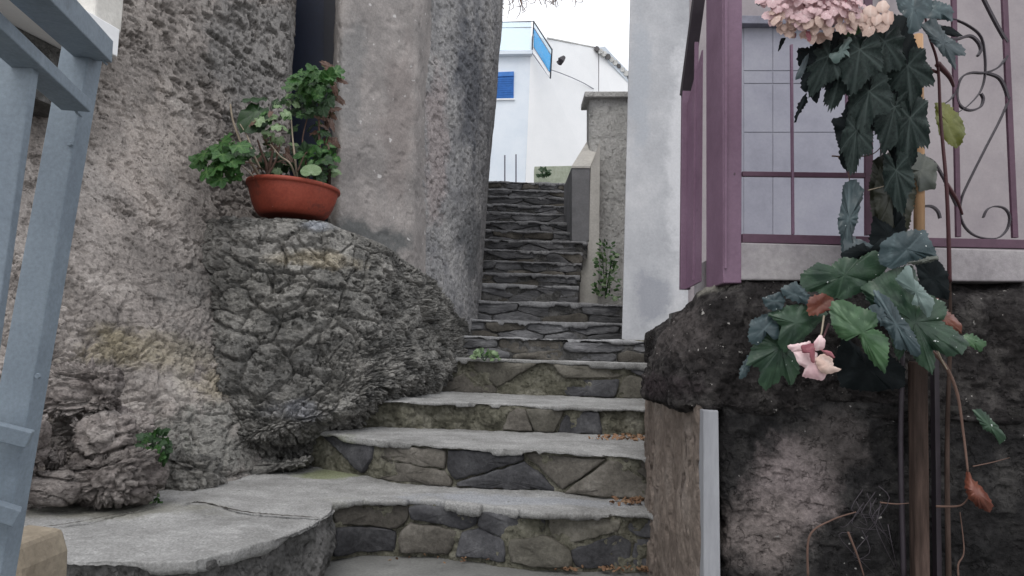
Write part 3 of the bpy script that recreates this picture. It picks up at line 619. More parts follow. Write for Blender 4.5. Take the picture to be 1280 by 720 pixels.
m.build('pier', M['concrete_light'], sl, bevel=.01)

# blue grey gate
g = thing('metal_gate', tuple(P(30, 700, .95)), 'blue grey steel gate leaning open in the left foreground', 'gate')
def quadbar(name, pts, dep, mat='steel', bev=.0015, slx=0, label=None):
    m = MB(); m.prism(pts, (slx, dep, 0)); return m.build(name, M[mat], g, bevel=bev, label=label)
quadbar('post', [P(77, 54, .95), P(112, 64, .95), P(-4, 745, .95), P(-48, 738, .95)], .032)
quadbar('baluster', [P(-25, 10, .80), P(44, 62, .80), P(-48, 720, .80), P(-120, 700, .80)], .012)
m = MB(); m.beam(P(118, 62, .965), P(-20, -75, .62), .045, .03); m.build('top_rail', M['steel'], g, bevel=.0015)
m = MB(); m.beam(P(96, 132, .925), P(-60, -10, .66), .036, .016); m.build('middle_rail', M['steel'], g, bevel=.0015)
for (y1, y2) in ((541, 537), (638, 633)):
    m = MB(); m.beam(P(38 if y1 < 600 else 22, y1 + 8, .935), P(-60, y2 - 12, .90), .03, .02); m.build('lower_rail', M['steel'], g, bevel=.0015)
m = MB(); m.beam(P(-10, 470, .985), P(-60, 470, .985), .02, .02)
R = random.Random(77)
def weld(a, b, r=.0022):
    n = 9; c = [Vector(a).lerp(Vector(b), i / (n - 1)) + Vector((R.uniform(-1, 1), 0, R.uniform(-1, 1))) * .0012 for i in range(n)]
    m = MB(); m.tube(c, [r * R.uniform(.6, 1.3) for _ in c], 6); m.build('weld', M['steel'], g, smooth=True)
weld(P(114, 58, .947), P(134, 82, .965)); weld(P(88, 132, .918), P(102, 146, .93), .0016); 
for (x, y) in ((48, 470), (14, 655), (88, 180)):
    m = MB(); c = P(x, y, .948); m.tube([c, c + Vector((0, -.003, 0))], [.004, .0032], 6); m.build('rivet', M['steel'], g)
# tan block at the very corner
m = MB(); m.prism([P(-30, 676, 1.15), P(20, 682, 1.15), P(28, 712, 1.15), P(26, 760, 1.15), P(-30, 760, 1.15)], (0, .12, 0))
tag(m.build('stone_block', M['tan_stone'], bevel=.008, base=P(10, 760, 1.15)), 'small tan stone block at the foot of the blue grey gate', 'block')

# ------------------------------------------------------------------ right: dark wall with stained coping
rw = thing('black_stained_wall', (.9, 1.9, 0), 'soot black terrace wall with rounded coping, holding up the mauve railing', 'wall')
def zpx(y, d=1.88, x=1000): return P(x, y, d).z
plan = [(.92, 5.1), (.80, 4.2), (.62, 3.2), (.50, 2.7), (.475, 2.45), (.46, 2.2), (.475, 2.02), (.53, 1.91), (.62, 1.885), (.7, 1.887), (.8, 1.888), (1.1, 1.885), (1.5, 1.885), (2.2, 1.885), (3.2, 1.91)]
def tang(pl):
    n = []
    for i in range(len(pl)):
        a = Vector(pl[max(0, i - 1)]); b = Vector(pl[min(len(pl) - 1, i + 1)]); t = (b - a).normalized(); n.append(Vector((t.y, -t.x)))
    return n
NN = tang(plan)
# outward is towards -X / -Y
rows = []
for (z, o) in [(.965, -.35), (.97, -.22), (.965, -.14), (.94, -.08), (.88, -.03), (.76, .008), (.68, .018), (.62, .018), (.595, .012), (.585, -.03), (.585, -.1)]:
    r_ = []
    for (p, n) in zip(plan, NN):
        x_, y_ = p
        k = float(sstep(.80, .55, x_)); oo = o if o < 0 else o * k
        if o > -.05: oo = o * k - (1 - k) * .012
        if z > .8 and x_ < .70: z_drop = float(sstep(.70, .46, x_)) * (z - .70) * .25
        else: z_drop = 0
        if x_ >= .62: oo = max(oo, -.35)
        zz = .585 + (z - z_drop * .5 - .585) * (1 - .62 * float(sstep(1.98, 2.95, y_)) * (x_ < .8))
        r_.append((x_ + n.x * oo, y_ + n.y * oo, zz))
    rows.append(r_)
gridmesh('coping', densify(rows, 200, 620), M['cap'], rw, lambda p: (.012 * fbm(p * 5, 3, 90) + .009 * fbm(p * 20, 4, 91) + .004 * fbm(p * 60, 3, 94) - .008 * sstep(.3, .6, fbm(p * 28, 3, 92))))
front = [(.545, 2.3), (.545, 2.1), (.545, 1.96), (.56, 1.905), (.62, 1.90), (.9, 1.89), (1.3, 1.89), (2.0, 1.89), (3.2, 1.92)]
rows = [[(x_, y_, z) for x_, y_ in front] for z in (.62, .45, .3, .1, -.05)]
gridmesh('wall_face', densify(rows, 260, 520), M['black_wall'], rw, lambda p: (.014 * fbm(p * 4, 3, 95) + .008 * fbm(p * 16, 4, 96) - .006 * sstep(.3, .6, fbm(p * np.array([20, 20, 34]), 3, 97))) * sstep(2.28, 2.15, p[:, 1]))
m = MB(); m.box((.97, 2.1, 0), (3.2, 5.1, .9)); m.box((.62, 2.3, 0), (.965, 2.9, .9)); m.build('terrace_fill', M['mortar_dark'], rw)
# tan flaking panel = return face of the wall
pl = [(.62, 3.3), (.51, 2.75), (.487, 2.5), (.483, 2.2), (.489, 1.985), (.50, 1.925), (.53, 1.92)]
rows = [[(x_ + (.0 if z < .5 else -.0), y_, z) for x_, y_ in pl] for z in (.62, .4, .2, -.03)]
gridmesh('return_face', densify(rows, 220, 280), M['earth_panel'], rw, lambda p: .010 * fbm(p * np.array([7, 7, 4]), 4, 98) + .003 * fbm(p * np.array([40, 40, 30]), 3, 99) - .010 * sstep(.30, .42, fbm(p * np.array([12, 12, 7]), 4, 93, .55)))
m = MB(); m.hexa([(.497, 1.885, -.01), (.536, 1.87, -.01), (.546, 1.93, -.01), (.502, 1.96, -.01), (.492, 1.885, .59), (.526, 1.87, .59), (.54, 1.93, .59), (.497, 1.96, .59)])
m.build('white_corner_board', M['white_board'], rw, bevel=.003)
m = MB(); m.prism([P(926, 303, 1.93), P(1290, 313, 1.93), P(1290, 352, 1.93), P(926, 350, 1.93)], (0, .5, 0)); m.build('ledge', M['ledge'], rw, bevel=.004)
# house behind terrace
hh = thing('mauve_house', (2.4, 5.3, .8), 'pale house with a white corner pier and a lilac panelled door, behind the mauve railing', 'house')
m = MB(); m.prism([P(789, -60, 5.3), P(862, -60, 5.3), P(860, 452, 5.3), P(777, 432, 5.3)], (.07, .35, 0)); m.build('corner_pier', M['corner'], hh, bevel=.006)
m = MB(); m.prism([P(776, 424, 5.28), P(870, 428, 5.28), P(870, 470, 5.28), P(775, 452, 5.28)], (.02, .35, 0)); m.build('plinth', M['mortar'], hh, bevel=.006)
m = MB(); m.prism([P(861, -60, 5.36), P(1420, -60, 5.36), P(1420, 480, 5.36), P(860, 460, 5.36)], (0, .25, 0)); m.build('front_wall', M['facade'], hh)
m = MB(); m.box((P(870, 300, 5.6).x, 5.7, 0), (6, 9, 5)); m.build('house_body', M['facade'], hh)
dd = MB(); dd.prism([P(926, 28, 5.3), P(1100, 30, 5.3), P(1100, 400, 5.3), P(926, 400, 5.3)], (0, .05, 0)); door = dd.build('panel_door', M['lilac'], hh, bevel=.003)
def panel(x0, y0, x1, y1):
    m = MB(); m.prism([P(x0, y0, 5.294), P(x1, y0, 5.294), P(x1, y1, 5.294), P(x0, y1, 5.294)], (0, .005, 0)); m.build('panel', M['lilac'], door, bevel=.002)
for (y0, y1) in ((34, 88), (89, 104), (105, 165), (166, 320)):
    for (x0, x1) in ((930, 965.6), (966.4, 1098)):
        panel(x0, y0, x1, y1)
m = MB(); m.prism([P(922, 19, 5.22), P(1104, 22, 5.22), P(1104, 31, 5.22), P(922, 29, 5.22)], (0, .13, 0)); m.build('door_head', M['lilac_trim'], hh, bevel=.004)
for x in (1195, ):
    m = MB(); m.prism([P(1104, -40, 5.3), P(1112, -40, 5.3), P(1112, 380, 5.3), P(1104, 380, 5.3)], (0, .05, 0)); m.build('door_frame', M['facade'], hh)
m = MB(); m.prism([P(872, 174, 5.3), P(858, 176, 5.3), P(858, 179, 5.3), P(872, 180, 5.3)], (0, -.03, 0))

# mauve railing
rl = thing('mauve_railing', (P(905, 335, 1.9).x, 1.95, zpx(335, 1.9, 905)), 'mauve painted metal railing with dark scrollwork on the black wall', 'railing')
def rbar(name, pts, d, dep=.012, mat='purple_dark', bev=.0012):
    m = MB(); m.prism([P(x, y, d) for x, y in pts], (0, dep, 0)); return m.build(name, M[mat], rl, bevel=bev)
zb_ = P(905, 338, 1.95).z
m = MB(); m.prism([P(903, -40, 1.93), P(928, -40, 1.93), P(927, 354, 1.93), P(904, 354, 1.93)], (0, .17, 0)); m.build('post', M['purple'], rl, bevel=.003)
m = MB(); m.prism([P(905, -40, 1.927), P(909, -40, 1.927), P(908, 336, 1.927), P(905, 336, 1.927)], (0, -.006, 0)); m.build('post_seam', M['purple'], rl, bevel=.001)
# side panel going back with a sloping top
q = lambda x, y, d: P(x, y, d)
x1 = P(903, 100, 1.95).x - .012
def sp(y, z): return Vector((x1, y, z))
zt1 = P(884, 0, 2.05).z; zt2 = P(859, 115, 2.27).z; zb2 = P(856, 362, 2.27).z
x2 = P(857, 250, 2.27).x
def sq(u, z): return Vector((x1 + (x2 - x1) * u, 2.10 + .17 * u, z))
m = MB(); m.prism([sq(.12, zt1 - .12), sq(1, zt2 - .05), sq(1, zb2), sq(.12, zb2 + .01)], (.004, 0, 0)); m.build('side_panel', M['purple'], rl)
m = MB(); m.beam(sq(1, zb2), sq(1, zt2), .022, .03, up=(1, 0, 0)); m.build('end_post', M['purple'], rl, bevel=.001)
m = MB(); m.beam(sq(1.05, zt2 - .01), sq(-.6, zt1 + .38), .035, .022); m.build('sloping_handrail', M['iron'], rl, bevel=.001)
m = MB(); m.beam(sq(.45, zb2 + .02), sq(.42, zt2 + .12), .006, .012, up=(1, 0, 0)); m.build('side_bar', M['purple'], rl)
dR = 1.935
rbar('bottom_rail', [(928, 292), (1300, 300), (1300, 311), (928, 303)], dR, .02)
rbar('middle_rail', [(928, 214), (1088, 216), (1088, 222), (928, 220)], dR + .004, .012)
for (xt, yt, xb, yb, wd) in [(990, 55, 992, 293, 3), (1060, 190, 1061, 216, 3), (1086, -20, 1087, 294, 10), (1193, -20, 1199, 296, 6), (1256, -20, 1270, 297, 7), (1058, -20, 1060, 190, 3)]:
    o = rbar('baluster', [(xt - wd / 2, yt), (xt + wd / 2, yt), (xb + wd / 2, yb), (xb - wd / 2, yb)], dR + .003, .010, 'purple' if wd < 4 else 'purple_dark')
def scroll(pts, wd=.012, th=.004, d=dR + .006, n=60, mat='iron'):
    c = cr(np.array(pts, float), n); m = MB(); m.strap([P(x, y, d) for x, y in c], (0, 1, 0), wd * .8, th * .75); return m.build('scroll', M[mat], rl)
scroll([(1226, -8), (1240, 20), (1252, 42), (1259, 53)], th=.009)
scroll([(1168, 24), (1190, 24), (1210, 32), (1226, 46), (1231, 70), (1231, 95), (1225, 115), (1210, 132), (1195, 142)], th=.003)
scroll([(1172, 38), (1180, 48), (1196, 49), (1212, 45), (1222, 52), (1226, 62), (1222, 70)], th=.008)
scroll([(1259, 70), (1248, 84), (1232, 91), (1215, 91), (1204, 95), (1198, 105), (1196, 120), (1200, 132), (1212, 138), (1225, 134), (1229, 124), (1226, 117)], th=.006)
scroll([(1232, 91), (1248, 97), (1256, 110), (1260, 124)], th=.008)
scroll([(1262, 122), (1250, 150), (1232, 185), (1212, 225), (1202, 248), (1200, 268), (1207, 285), (1222, 296), (1245, 298), (1258, 288), (1262, 272), (1256, 261), (1244, 258), (1234, 262), (1229, 272)], th=.004, n=90)
scroll([(1153, 258), (1164, 258), (1172, 264), (1175, 273)], th=.007)
scroll([(1150, 195), (1166, 202), (1178, 220), (1190, 245), (1196, 258)], th=.006)
scroll([(1197, 108), (1190, 122), (1180, 130), (1172, 134)], th=.004)

# ------------------------------------------------------------------ top of the stairs
pp = thing('stair_parapet', tuple(P(730, 377, 8.45)), 'light rendered parapet with sloping top and dark end face, right of the upper steps', 'parapet wall')
m = MB(); m.prism([P(715, 208, 8.4), P(737.5, 208, 8.4), P(736, 300, 8.4), P(715, 312, 8.4)], (-.02, 1.0, .0)); m.build('end_face', M['dark_face'], pp)
cA, cB, cC, cD = P(714.5, 208, 8.39), P(738, 208, 8.39), P(751, 175, 9.2), P(735, 175, 9.2)
m = MB(); m.hexa([cA + Vector((0, 0, -.02)), cB + Vector((0, 0, -.02)), cC + Vector((0, 0, -.02)), cD + Vector((0, 0, -.02)), cA + Vector((0, 0, .004)), cB + Vector((0, 0, .004)), cC + Vector((0, 0, .004)), cD + Vector((0, 0, .004))]); m.build('coping', M['concrete_light'], pp)
m = MB(); m.prism([P(738.2, 209, 8.42), P(750, 176, 8.42), P(749, 300, 8.42), P(747, 384, 8.42), P(724, 384, 8.42), P(727, 302, 8.42), P(736, 302, 8.42)], (.02, .5, 0)); m.build('end_wall', M['concrete_light'], pp)
cw = thing('concrete_wall', tuple(P(760, 377, 8.8)), 'bare grey concrete wall with a flat cap between the parapet and the white pier', 'wall')
G = densify(W3([[(736, y, 8.85), (745, y, 8.8), (765, y, 8.8), (790, y, 8.8), (830, y, 8.8), (880, y, 8.8)] for y in (119, 180, 250, 330, 400)]), 160, 90)
gridmesh('wall_face', G, M['concrete'], cw, lambda p: .012 * fbm(p * 3, 3, 60) + .004 * fbm(p * 20, 3, 61) - .01 * (1 - sstep(0, .012, np.abs(p[:, 2] - P(760, 174, 8.8).z + .01 * fbm(p * 6, 2, 62)))) - .012 * (1 - sstep(0, .02, np.abs(p[:, 2] - P(760, 222, 8.8).z + .03 * fbm(p * 6, 2, 63)))) - .012 * (1 - sstep(0, .02, np.abs(p[:, 2] - P(760, 252, 8.8).z + .04 * fbm(p * 5, 2, 64)))))
m = MB(); m.prism([P(736.5, 119.5, 8.86), P(880, 119.5, 8.86), P(880, 400, 8.86), P(736.5, 400, 8.86)], (0, .3, 0)); m.build('wall_core', M['concrete'], cw)
m = MB(); m.prism([P(731, 114, 8.72), P(884, 114, 8.72), P(884, 121, 8.72), P(731, 121, 8.72)], (0, .5, 0)); m.build('cap', M['concrete'], cw, bevel=.01)

# white house
wh = thing('white_house', tuple(P(660, 225, 17)), 'white house with a blue window and blue glass balcony at the top of the stairs', 'house')
dH = 17.0
cTop, cBot = P(664, 62, dH), P(656, 232, dH)
# left (front) face and right face
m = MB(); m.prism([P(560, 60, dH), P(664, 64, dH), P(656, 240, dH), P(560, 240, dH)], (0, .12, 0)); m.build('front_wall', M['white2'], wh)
m = MB(); m.hexa([P(656.3, 240, dH - .02), P(760, 240, 18.6), P(760, 240, 19.2), P(656.3, 240, dH + .5), P(664.3, 50, dH - .02), P(760, 50, 18.6), P(760, 50, 19.2), P(664.3, 50, dH + .5)])
V = [P(656.3, 240, dH - .02), P(748, 240, 18.4), P(748, 61, 18.4), P(716, 55, 17.9), P(685, 48, 17.4), P(664.3, 45, dH - .02)]
m = MB(); m.prism(V, (.0, 3, 0)); m.build('side_wall', M['white'], wh)
m = MB(); m.prism([P(748.1, 240, 18.405), P(800, 240, 18.6), P(800, 112, 18.6), P(788, 106, 18.6), P(749, 63, 18.405)], (0, 2, 0)); m.build('rear_wall', M['white'], wh)
e = [(684, 47.5, 17.3), (700, 50.5, 17.6), (722, 55, 18.0), (745, 59.5, 18.35)]
m = MB(); m.tube([P(*v) for v in e], .022, 6); m.build('eave', M['concrete'], wh)
m = MB(); 
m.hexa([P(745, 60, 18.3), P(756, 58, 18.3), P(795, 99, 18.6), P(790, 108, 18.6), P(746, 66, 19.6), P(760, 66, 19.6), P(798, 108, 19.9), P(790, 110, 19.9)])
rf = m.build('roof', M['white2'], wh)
R2 = random.Random(5)
for i in range(11):
    t = i / 10; c = P(746 + 46 * t, 60.5 + 41 * t - 3 * math.sin(t * 3.1), 18.25 + .3 * t); m = MB(); 
    m.tube([c, c + Vector((.10, .5, .03))], .055 + R2.uniform(0, .02), 7); m.build('roof_tile', M['concrete'] if i % 3 else M['dark_rail'], rf)
m = MB(); m.prism([P(619, 91, dH - .02), P(642.5, 90, dH - .02), P(642, 122.5, dH - .02), P(619, 123, dH - .02)], (0, .05, 0)); wdw = m.build('window', M['blue'], wh)
for i in range(9):
    y_ = 97.5 + i * 2.8; m = MB(); m.prism([P(620, y_, dH - .04), P(641.8, y_ - .6, dH - .04), P(641.8, y_ + 1.2, dH - .03), P(620, y_ + 1.8, dH - .03)], (0, .03, 0)); m.build('slat', M['blue'], wdw)
m = MB(); m.prism([P(616, 123.2, dH - .05), P(643.5, 122.8, dH - .05), P(643.5, 124.4, dH - .05), P(616, 124.8, dH - .05)], (0, .07, 0)); m.build('sill', M['white'], wdw)
m = MB(); m.prism([P(619, 90, dH - .05), P(642.5, 89, dH - .05), P(642.5, 95, dH - .05), P(619, 96, dH - .05)], (0, .03, 0)); m.build('shutter_box', M['blue'], wdw, bevel=.01)
m = MB(); m.prism([P(560, 64, dH - .15), P(666, 62.5, dH - .15), P(665.5, 67, dH - .15), P(560, 68.5, dH - .15)], (0, .2, 0)); m.build('cornice', M['white2'], wh)
bal = []
m = MB(); m.prism([P(560, 29, dH - .1), P(664, 27, dH - .1), P(664, 62, dH - .1), P(560, 64, dH - .1)], (0, .02, 0)); m.build('clear_glass_panel', M['glass_clear'], wh)
m = MB(); m.prism([P(667, 35, dH - .12), P(688.5, 69, 16.2), P(686.5, 90, 16.2), P(667, 59, dH - .12)], (0.02, 0.02, 0)); m.build('blue_glass_panel', M['glass_blue'], wh)
m = MB(); m.prism([P(667, 28, dH - .11), P(689.5, 62, 16.2), P(688.5, 69, 16.2), P(667, 35, dH - .11)], (0.02, 0.02, 0)); m.build('upper_glass_strip', M['glass_clear'], wh)
m = MB(); m.prism([P(665, 62, dH - .10), P(687, 92, 16.2), P(687, 97, 16.2), P(665, 67, dH - .1)], (0.03, 0.02, 0)); m.build('balcony_slab_edge', M['white'], wh)
for aa, bb, r in [((560, 30, dH), (667, 26.5, dH - .12), .012), ((667, 26.5, dH - .12), (690, 62, 16.2), .016), ((690, 62, 16.2), (688, 98, 16.2), .016), ((667, 26.5, dH - .12), (665, 66, dH - .12), .014), ((665, 66, dH - .12), (688, 98, 16.2), .012), ((560, 36, dH), (665, 34, dH - .12), .008), ((667, 34, dH - .12), (689, 69, 16.2), .010), ((667, 59, dH - .12), (687, 90, 16.2), .010)]:
    m = MB(); m.tube([P(*aa), P(*bb)], r, 6); m.build('balcony_rail', M['door_frame'] if r > .0135 else M['lilac_trim'], wh)
m = MB(); c = P(701, 77, 17.3); m.tube([c + Vector((-.03, -.02, -.08)), c + Vector((.0, -.1, .0)), c + Vector((.07, -.05, .09))], [.05, .085, .05], 8)
m.beam(c + Vector((.0, -.08, 0)), c + Vector((-.09, -.1, -.07)), .05, .06); m.build('wall_lamp', M['iron'], wh)
m = MB(); m.tube([P(688, 87, 17.0), P(700, 91, 17.3), P(715, 97, 17.6), P(730, 104, 18), P(742, 111, 18.3)], .010, 5); m.build('cable', M['lilac_trim'], wh)
# old house to fill behind left
lw = MB(); lw.prism([P(668, 208, 13.4), P(716, 207, 13.4), P(720, 240, 13.4), P(668, 240, 13.4)], (0, .3, 0))
tag(lw.build('low_wall', M['green_wall'], bevel=.01, base=P(690, 230, 13.4)), 'low greenish wall at the top of the stairs in front of the white house', 'wall')
for i, (x, yt) in enumerate(((631, 194), (645, 193))):
    m = MB(); m.tube([P(x, 232, 13.2), P(x, yt, 13.2)], .014, 6); o = m.build('pole', M['lilac_trim'], base=P(x, 232, 13.2))
    tag(o, ['thin grey metal pole at the top of the stairs, left one nearer the rough wall', 'thin grey metal pole at the top of the stairs, right one nearer the low wall'][i], 'pole', 'thin poles at the top of the stairs')

# ------------------------------------------------------------------ plants
def leaf_mesh(name, mat, lobes=5, depth=.45, serr=.05, width=1.0, curl=.25, cup=.2, seed=0, n=72, rings=6, aspect=1.0, ragged=0):
    """palmate leaf, base at origin, tip towards +Y, unit length; z up is its face"""
    R = random.Random(seed); V = [(0, .0, 0)]; vein = [1.0]; ang0 = math.radians(168)
    dirs = [(-1 + 2 * i / (lobes - 1)) * ang0 * .74 for i in range(lobes)] if lobes > 1 else [0]
    lens = [1 - .42 * abs(d) / ang0 + R.uniform(-.05, .05) for d in dirs]
    out = []; c0 = .32
    for k in range(n):
        a = -ang0 + 2 * ang0 * k / (n - 1)
        r = 0
        for d, l in zip(dirs, lens):
            x = abs(a - d) / (ang0 * 1.5 / max(lobes, 2)); r = max(r, l * (1 - depth * min(1, x) ** 1.1) if x < 1.2 else 0)
        r = max(r, .38) if lobes > 1 else (math.cos(a / 2) ** .8) * .9 + .02
        r *= 1 + serr * (1 if k % 2 else -1) * (.5 + .5 * R.random()) + ragged * R.uniform(-1, 1)
        if lobes > 1: r *= 1 - .35 * sstep(math.radians(130), ang0, abs(a))
        out.append((a, r * .68))
    for j in range(1, rings + 1):
        f = j / rings
        for k, (a, r) in enumerate(out):
            x = math.sin(a) * r * f * width; y = c0 * 1.0 * (1 if j else 0) + math.cos(a) * r * f * aspect
            # hang from notch at base
            m = min(abs(a - d) for d in dirs)
            v = max(0, 1 - m / (.09 / (f + .15)))
            z = -curl * (y ** 2 if y > 0 else 0) * .6 - cup * abs(x) * abs(x) * 1.2 + .05 * math.sin(9 * a + seed) * f * f + .035 * (1 - v) * f * (1 if m > .08 else 0) - ragged * .3 * R.random() * (f > .9)
            V.append((x, y, z)); vein.append(v * .9)
    V[0] = (0, c0, .0)
    Fc = [(0, 1 + k + 1, 1 + k) for k in range(n - 1)]
    for j in range(rings - 1):
        for k in range(n - 1):
            a = 1 + j * n + k; Fc.append((a, a + 1, a + n + 1, a + n))
    me = mesh_of(name, V, Fc, M[mat], True)
    at = me.attributes.new('vein', 'FLOAT', 'POINT'); at.data.foreach_set('value', vein)
    return me
def place(name, me, parent, base, tip, scale_w=1.0, face=None, twist=0, label=None):
    """leaf from base to tip (world); face = direction its upper side looks"""
    base = Vector(base); tip = Vector(tip); y = tip - base; L_ = y.length; y.normalize()
    f = Vector(face) if face is not None else Vector((0, -1, .4)); z = (f - y * f.dot(y)).normalized(); x = y.cross(z)
    if twist: q = Matrix.Rotation(twist, 3, y); x = q @ x; z = q @ z
    o = link(name, me, parent); m = Matrix((x * L_ * scale_w, y * L_, z * L_)).transposed().to_4x4(); m.translation = base - wloc(parent)
    o.matrix_local = m
    if label: o['label'] = label
    return o
LM = {}
for i in range(3):
    LM['ivy%d' % i] = leaf_mesh('ivy_leaf', 'leaf_bright', 5, .5, .05, .95, .3, .2, i, n=34, rings=3)
    LM['dk%d' % i] = leaf_mesh('dark_leaf', 'leaf_dark', 5, .45, .05, .95, .4, .3, 10 + i, n=34, rings=3)
    LM['ms%d' % i] = leaf_mesh('pale_leaf', 'leaf_moss', 5, .45, .05, .9, .4, .3, 20 + i, n=28, rings=2)
    LM['br%d' % i] = leaf_mesh('dry_leaf', 'leaf_brown', 3, .5, .1, .6, .9, .9, 30 + i, n=28, rings=3)
    LM['nv%d' % i] = leaf_mesh('narrow_leaf', 'leaf_bright', 1, .2, .02, .45, .4, .3, 40 + i, n=18, rings=2)
LM['round'] = leaf_mesh('round_leaf', 'leaf_moss', 1, .1, .01, 1.1, .2, .2, 50, n=24, rings=3)
# potted plant
pd = 3.72
pb = P(362, 272, pd); pot_c = Vector((P(365, 272, pd).x, pd, pb.z))
pot = thing('plant_pot', tuple(pot_c), 'round terracotta coloured bowl planter standing on the rock ledge by the doorway', 'plant pot')
rtop = 57.5 * pd / F; hgt = (272 - 231) * pd / F
prof = [(.58, 0), (.70, .01), (.78, .12), (.86, .35), (.92, .62), (.955, .84), (.955, .86), (1.0, .87), (1.01, .93), (1.0, .985), (.985, 1.0), (.95, .99), (.93, .93), (.90, .8)]
V = []; nseg = 64
tl = .045
for (r_, z_) in prof:
    for k in range(nseg):
        a = 2 * math.pi * k / nseg; x = math.cos(a) * r_ * rtop; y = math.sin(a) * r_ * rtop
        V.append(pot_c + Vector((x, y, z_ * hgt - x * tl * z_)))
Fc = []
for j in range(len(prof) - 1):
    for k in range(nseg): Fc.append((j * nseg + k, j * nseg + (k + 1) % nseg, (j + 1) * nseg + (k + 1) % nseg, (j + 1) * nseg + k))
Fc.append(tuple(reversed(range(nseg))))
part('bowl', V, Fc, M['terracotta'], pot, smooth=True)
V = [pot_c + Vector((math.cos(2 * math.pi * k / 32) * rtop * .92, math.sin(2 * math.pi * k / 32) * rtop * .92, hgt * .84 + random.uniform(-.006, .008))) for k in range(32)] + [pot_c + Vector((0, 0, hgt * .9))]
part('soil', V, [(k, (k + 1) % 32, 32) for k in range(32)], M['soil'], pot, smooth=True)
pp_ = thing('potted_plant', tuple(pot_c + Vector((0, 0, hgt * .85))), 'straggly leafy plant with bare twigs and ivy growing out of the terracotta bowl', 'plant')
R = random.Random(11)
def twig(pts, r, mat='twig', name='twig', parent=pp_, n=5, seg=14, label=None):
    c = cr(np.array([tuple(P(*p)) for p in pts]), seg); rs = [r * (1 - .55 * i / (seg - 1)) for i in range(seg)]
    m = MB(); m.tube([tuple(v) for v in c], rs, n); return m.build(name, M[mat], parent, smooth=True, label=label)
twig([(330, 228, 3.7), (312, 200, 3.62), (300, 175, 3.6), (291, 150, 3.62), (288, 130, 3.62)], .009, 'twig_pale')
twig([(335, 228, 3.7), (333, 205, 3.66), (327, 190, 3.66), (322, 175, 3.7)], .010)
twig([(335, 228, 3.7), (338, 205, 3.66), (341, 185, 3.66), (336, 165, 3.7)], .009)
twig([(332, 225, 3.65), (345, 200, 3.62), (350, 180, 3.62)], .007)
twig([(372, 228, 3.7), (369, 200, 3.6), (366, 175, 3.6), (364, 150, 3.6)], .007, 'twig_pale')
twig([(371, 228, 3.7), (363, 205, 3.6), (350, 195, 3.6), (338, 180, 3.6)], .006, 'twig_pale')
twig([(318, 222, 3.55), (310, 214, 3.5), (300, 206, 3.5)], .004, 'twig_pale')
twig([(325, 210, 3.6), (316, 190, 3.55), (310, 172, 3.55), (300, 155, 3.55)], .006, 'twig_pale')
twig([(402, 228, 3.75), (400, 195, 3.7), (399, 160, 3.7), (398, 125, 3.7)], .010)
twig([(411, 230, 3.75), (412, 195, 3.75), (408, 150, 3.75), (412, 110, 3.75)], .012, 'bark')
twig([(372, 215, 3.6), (380, 195, 3.6), (385, 190, 3.6), (395, 188, 3.6)], .004)
twig([(385, 228, 3.7), (382, 200, 3.65), (378, 175, 3.68), (386, 140, 3.7)], .006)
twig([(298, 204, 3.56), (316, 204, 3.6), (332, 214, 3.68)], .004)
def cloud(cx, cy, rx, ry, d, dd, cnt, keys, size, parent=pp_, name='leaf', jit=.8, group=None):
    for i in range(cnt):
        a = R.uniform(0, 6.28); rr = math.sqrt(R.random()); x = cx + rx * rr * math.cos(a); y = cy + ry * rr * math.sin(a); dp = d + R.uniform(-dd, dd)
        b = P(x, y, dp); s = size * R.uniform(.65, 1.3)
        dr_ = Vector((R.uniform(-1, 1) + (x - cx) / rx * .7, R.uniform(-.9, .3), R.uniform(-1, .5) - .1)).normalized()
        place(name, LM[R.choice(keys)], parent, b, b + dr_ * s, face=(R.uniform(-jit, jit), -1 + R.uniform(-.3, .3), R.uniform(.1, 1)))
cloud(396, 96, 22, 14, 3.62, .10, 34, ['ivy0', 'ivy1', 'ivy2'], .075)
cloud(388, 112, 28, 20, 3.66, .10, 28, ['ivy0', 'ivy1', 'dk0', 'dk1'], .065)
cloud(385, 145, 26, 26, 3.7, .10, 30, ['dk0', 'dk1', 'dk2', 'ivy2'], .06)
cloud(398, 190, 24, 12, 3.62, .08, 40, ['nv0', 'nv1', 'nv2', 'dk0'], .065)
cloud(278, 198, 22, 26, 3.44, .08, 34, ['ivy0', 'ivy1', 'ivy2'], .085)
cloud(302, 182, 12, 12, 3.48, .06, 12, ['ivy1', 'dk1', 'dk2'], .06)
cloud(342, 152, 20, 16, 3.62, .08, 32, ['ms0', 'ms1', 'nv0', 'br0'], .055)
cloud(360, 125, 14, 14, 3.66, .06, 14, ['ms1', 'ivy0', 'dk1'], .05)
cloud(350, 190, 22, 20, 3.72, .06, 18, ['br0', 'br1', 'ms0'], .05)
cloud(412, 150, 7, 45, 3.72, .05, 20, ['br0', 'br1', 'br2'], .08)
cloud(418, 92, 8, 12, 3.62, .04, 6, ['br0', 'br1'], .055)
cloud(366, 205, 45, 22, 3.86, .06, 50, ['dk0', 'dk1', 'dk2', 'br1'], .08)
cloud(395, 215, 20, 12, 3.7, .05, 14, ['ms0', 'nv1', 'dk1'], .05)
place('leaf', LM['round'], pp_, P(389, 222, 3.5), P(388, 204, 3.5), 1.3)
big = leaf_mesh('broad_leaf', 'leaf_dark', 1, .2, .03, .75, .5, .3, 60, n=30, rings=5)
place('leaf', big, pp_, P(332, 130, 3.6), P(298, 158, 3.5), 1.0, label='broad dark green leaf')
place('leaf', big, pp_, P(338, 125, 3.62), P(300, 118, 3.55), .7, twist=.6)
place('leaf', big, pp_, P(322, 135, 3.64), P(318, 160, 3.55), 1.0, twist=-.4)

